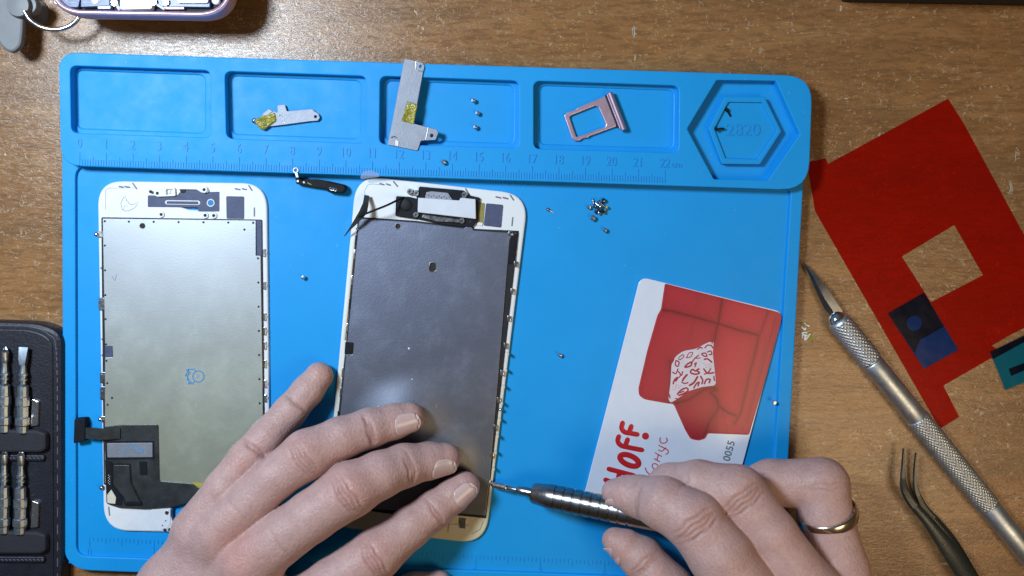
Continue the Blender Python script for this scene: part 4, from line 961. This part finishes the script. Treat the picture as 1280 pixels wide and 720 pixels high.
RD = (.50, .23, .19)
LF = {'little': [(399, 470, .86, 0.54), (384, 489, 1.05, 0.597), (362, 515, 1.4, 0.628), (334, 545, 1.9, 0.649), (309, 574, 2.2, 0.700), (280, 610, 2.4, 0.700), (248, 660, 2.4, 0.886)],
      'ringf': [(512, 522, 1.12, 0.585), (492, 527, 1.3, 0.663), (462, 535, 1.7, 0.738), (425, 548, 2.2, 0.781), (384, 568, 2.65, 0.909), (345, 596, 2.75, 0.813), (272, 665, 2.7, 0.984)],
      'middle': [(556, 573, 1.2, 0.60), (536, 576, 1.4, 0.700), (505, 582, 1.9, 0.806), (474, 594, 2.5, 0.869), (438, 612, 3.0, 1.007), (390, 645, 3.1, 0.933), (312, 700, 2.95, 1.081)],
      'index': [(581, 608, 1.15, 0.58), (566, 620, 1.3, 0.640), (543, 637, 1.6, 0.714), (512, 660, 2.0, 0.777), (470, 693, 2.55, 0.945), (415, 728, 2.8, 0.903), (350, 775, 2.8, 1.103)],
      'thumb': [(548, 729, 1.0, .50), (520, 739, 1.1, .72), (470, 758, 1.3, .82), (400, 790, 1.5, 1.0), (320, 830, 1.9, 1.2)]}
LP_ = [((248, 672, 2.2, .92), (212, 735, 2.1, 1.12)), ((212, 735, 2.1, 1.12), (165, 840, 2.1, 1.5)), ((280, 690, 2.4, .95), (190, 860, 2.2, 1.5)), ((318, 712, 2.6, 1.05), (220, 870, 2.3, 1.5)), ((356, 770, 2.4, 1.1), (250, 890, 2.2, 1.4)), ((165, 840, 2.1, 1.5), (110, 960, 2.3, 2.0)), ((250, 890, 2.2, 1.5), (170, 990, 2.3, 2.0))]
LT = [(293, 692, 3.8, .95, (.54, .23, .19), .5), (375, 562, 3.3, .7, RD, .35), (438, 607, 3.8, .85, RD, .38), (305, 575, 2.8, .6, RD, .30), (466, 690, 3.3, .8, RD, .4), (404, 462, 1.2, .5, (.56, .32, .26), .5), (525, 520, 1.4, .5, RD, .35), (570, 575, 1.5, .5, RD, .45), (593, 608, 1.4, .5, RD, .45), (540, 650, 1.8, .8, (.48, .28, .22), .4),
      (240, 700, 3.2, 1.2, (.46, .33, .33), .5)]
LC = [('little', 3, .55, (-.08, .05), .05), ('little', 1, .6, (0, .09), .035), ('ringf', 4, 0, (-.2, -.08, .1, .24), .045), ('ringf', 2, .15, (-.1, 0, .1), .05), ('middle', 4, .0, (-.24, -.08, .12, .26), .05), ('middle', 2, .1, (-.1, .03, .15), .05),
      ('index', 4, 0, (-.2, -.04, .12, .26), .05), ('index', 2, .1, (-.08, .06), .05), ('ringf', 5, .5, (0,), .02), ('middle', 5, .4, (0,), .02)]
lh = hand('hand', 'pale left hand pressing the dark display with fingers spread', LF, LP_, SKL, LT, LC)
nail(lh, LF['ringf'], .32, 1.02, .72, math.radians(-12)); nail(lh, LF['middle'], .32, .98, .72, math.radians(-28)); nail(lh, LF['index'], .32, .98, .72, math.radians(-18))

RF = {'index': [(768, 615, 2.85, .47), (783, 617, 3.0, .64), (800, 621, 3.2, .76), (829, 629, 3.8, .93), (868, 652, 4.4, 1.02), (900, 695, 4.8, 1.08), (960, 780, 4.9, 1.25)],
      'middle': [(812, 617, 1.9, .55), (838, 606, 2.5, .78), (874, 606, 3.1, .88), (922, 617, 3.7, 1.0), (962, 668, 4.2, .95), (1015, 748, 4.5, 1.15)],
      'ringf': [(905, 640, 1.2, .6), (930, 612, 1.7, .75), (965, 603, 2.1, .85), (1027, 606, 2.6, .98), (1033, 648, 2.9, .96), (1050, 712, 3.3, 1.02), (1068, 790, 3.7, 1.2)],
      'little': [(985, 680, 1.05, .55), (1020, 700, 1.4, .7), (1060, 770, 2.4, .9)],
      'thumb': [(768, 675, 1.85, .47), (781, 683, 1.95, .64), (802, 698, 2.1, .80), (836, 738, 2.6, .95), (900, 830, 3.2, 1.25)]}
RP = [((960, 780, 4.9, 1.2), (1010, 960, 4.2, 1.7)), ((1015, 755, 4.5, 1.2), (1050, 960, 4.1, 1.8)), ((1068, 790, 3.7, 1.2), (1110, 960, 3.5, 1.7)), ((900, 830, 3.2, 1.25), (1010, 960, 3.6, 1.8))]
RT = [(868, 650, 5.3, .9, (.50, .28, .24), .35), (922, 615, 4.6, .8, (.50, .28, .23), .35), (768, 615, 3.2, .5, (.50, .31, .30), .3), (1030, 600, 3.5, .9, (.5, .31, .26), .25), (770, 680, 2.2, .6, RD, .35), (820, 720, 2.6, 1.0, RD, .2), (905, 700, 5, .8, (.44, .31, .31), .4)]
RC = [('index', 4, 0, (-.22, -.02, .16, .34), .055), ('middle', 3, .1, (-.22, -.05, .14, .3), .05), ('index', 2, .3, (0, .12), .03), ('middle', 1, .9, (0,), .03), ('ringf', 3, 0, (-.1, .12), .025), ('thumb', 2, .1, (-.08, .1, .2), .045)]
rh = hand('hand', 'pale right hand gripping the screwdriver and wearing a gold ring', RF, RP, SKR, RT, RC, base=(.50, .335, .312))
nail(rh, RF['thumb'], .20, .80, .80, math.radians(70)); nail(rh, RF['index'], .26, .60, .75, math.radians(55))
# wedding ring round the third finger
a, b_ = vv(RF['ringf'][3]), vv(RF['ringf'][4]); a, b_ = Vector(a), Vector(b_); c_ = vv((1034, 643, 2.9)); c_ = Vector(c_); axr = (Vector(vv(RF['ringf'][5]))-a).normalized()
axr = Vector((.30, -.90, -.22)).normalized()
q = MB(); u = axr.cross(Vector((0, 0, 1))).normalized(); w_ = u.cross(axr); vs = []; fs = []; n1, n2 = 64, 12; Rr = 1.04
for i in range(n1):
    an = 2*math.pi*i/n1; rad = u*math.cos(an)+w_*math.sin(an)
    for k in range(n2): bb = 2*math.pi*k/n2; vs.append(c_+rad*(Rr+.06*math.cos(bb))+axr*(.21*math.copysign(abs(math.sin(bb))**.7, math.sin(bb))))
for i in range(n1):
    for k in range(n2): fs.append([i*n2+k, ((i+1) % n1)*n2+k, ((i+1) % n1)*n2+(k+1) % n2, i*n2+(k+1) % n2])
q.add(vs, fs, GOLD); tag(q.build('finger_ring'), 'plain gold wedding band worn on a finger', 'ring')

# ------------------------------------------------------------------ light
sc_ = bpy.context.scene
w = bpy.data.worlds.new('World'); sc_.world = w; w.use_nodes = True; nt = w.node_tree; bg = nt.nodes['Background']
tc = N(nt, 'ShaderNodeTexCoord'); dt = N(nt, 'ShaderNodeVectorMath', operation='DOT_PRODUCT'); dt.inputs[1].default_value = (-.80, .45, .40)
nt.links.new(tc.outputs['Generated'], dt.inputs[0])
r = ramp(nt, dt.outputs['Value'], [(0, (.22, .17, .10)), (.45, (.26, .25, .20)), (.85, (.50, .60, .80))])
nt.links.new(r, bg.inputs['Color']); bg.inputs['Strength'].default_value = .22
def area(name, loc, tgt, size, power, col, shape='DISK'):
    l = bpy.data.lights.new(name, 'AREA'); l.shape = shape; l.size = size*S; l.energy = power; l.color = col
    o = bpy.data.objects.new(name, l); C.objects.link(o); o.location = Vector(loc)*S
    o.rotation_euler = (Vector(tgt)-Vector(loc)).to_track_quat('-Z', 'Y').to_euler(); return o
area('desk_lamp', (-25, 16.5, 38), (-4, 0, 0), 10, 2.6, (.72, .86, 1.0))
area('room_lamp', (27, -17, 42), (12, -4, 0), 22, .72, (1.0, .74, .44))
sc_.view_settings.view_transform = 'Standard'; sc_.view_settings.look = 'None'; sc_.view_settings.exposure = 0; sc_.view_settings.gamma = 1
sc_.render.engine = 'CYCLES'; sc_.cycles.use_denoising = True; sc_.cycles.max_bounces = 8; sc_.cycles.transparent_max_bounces = 12; sc_.cycles.sample_clamp_indirect = 4
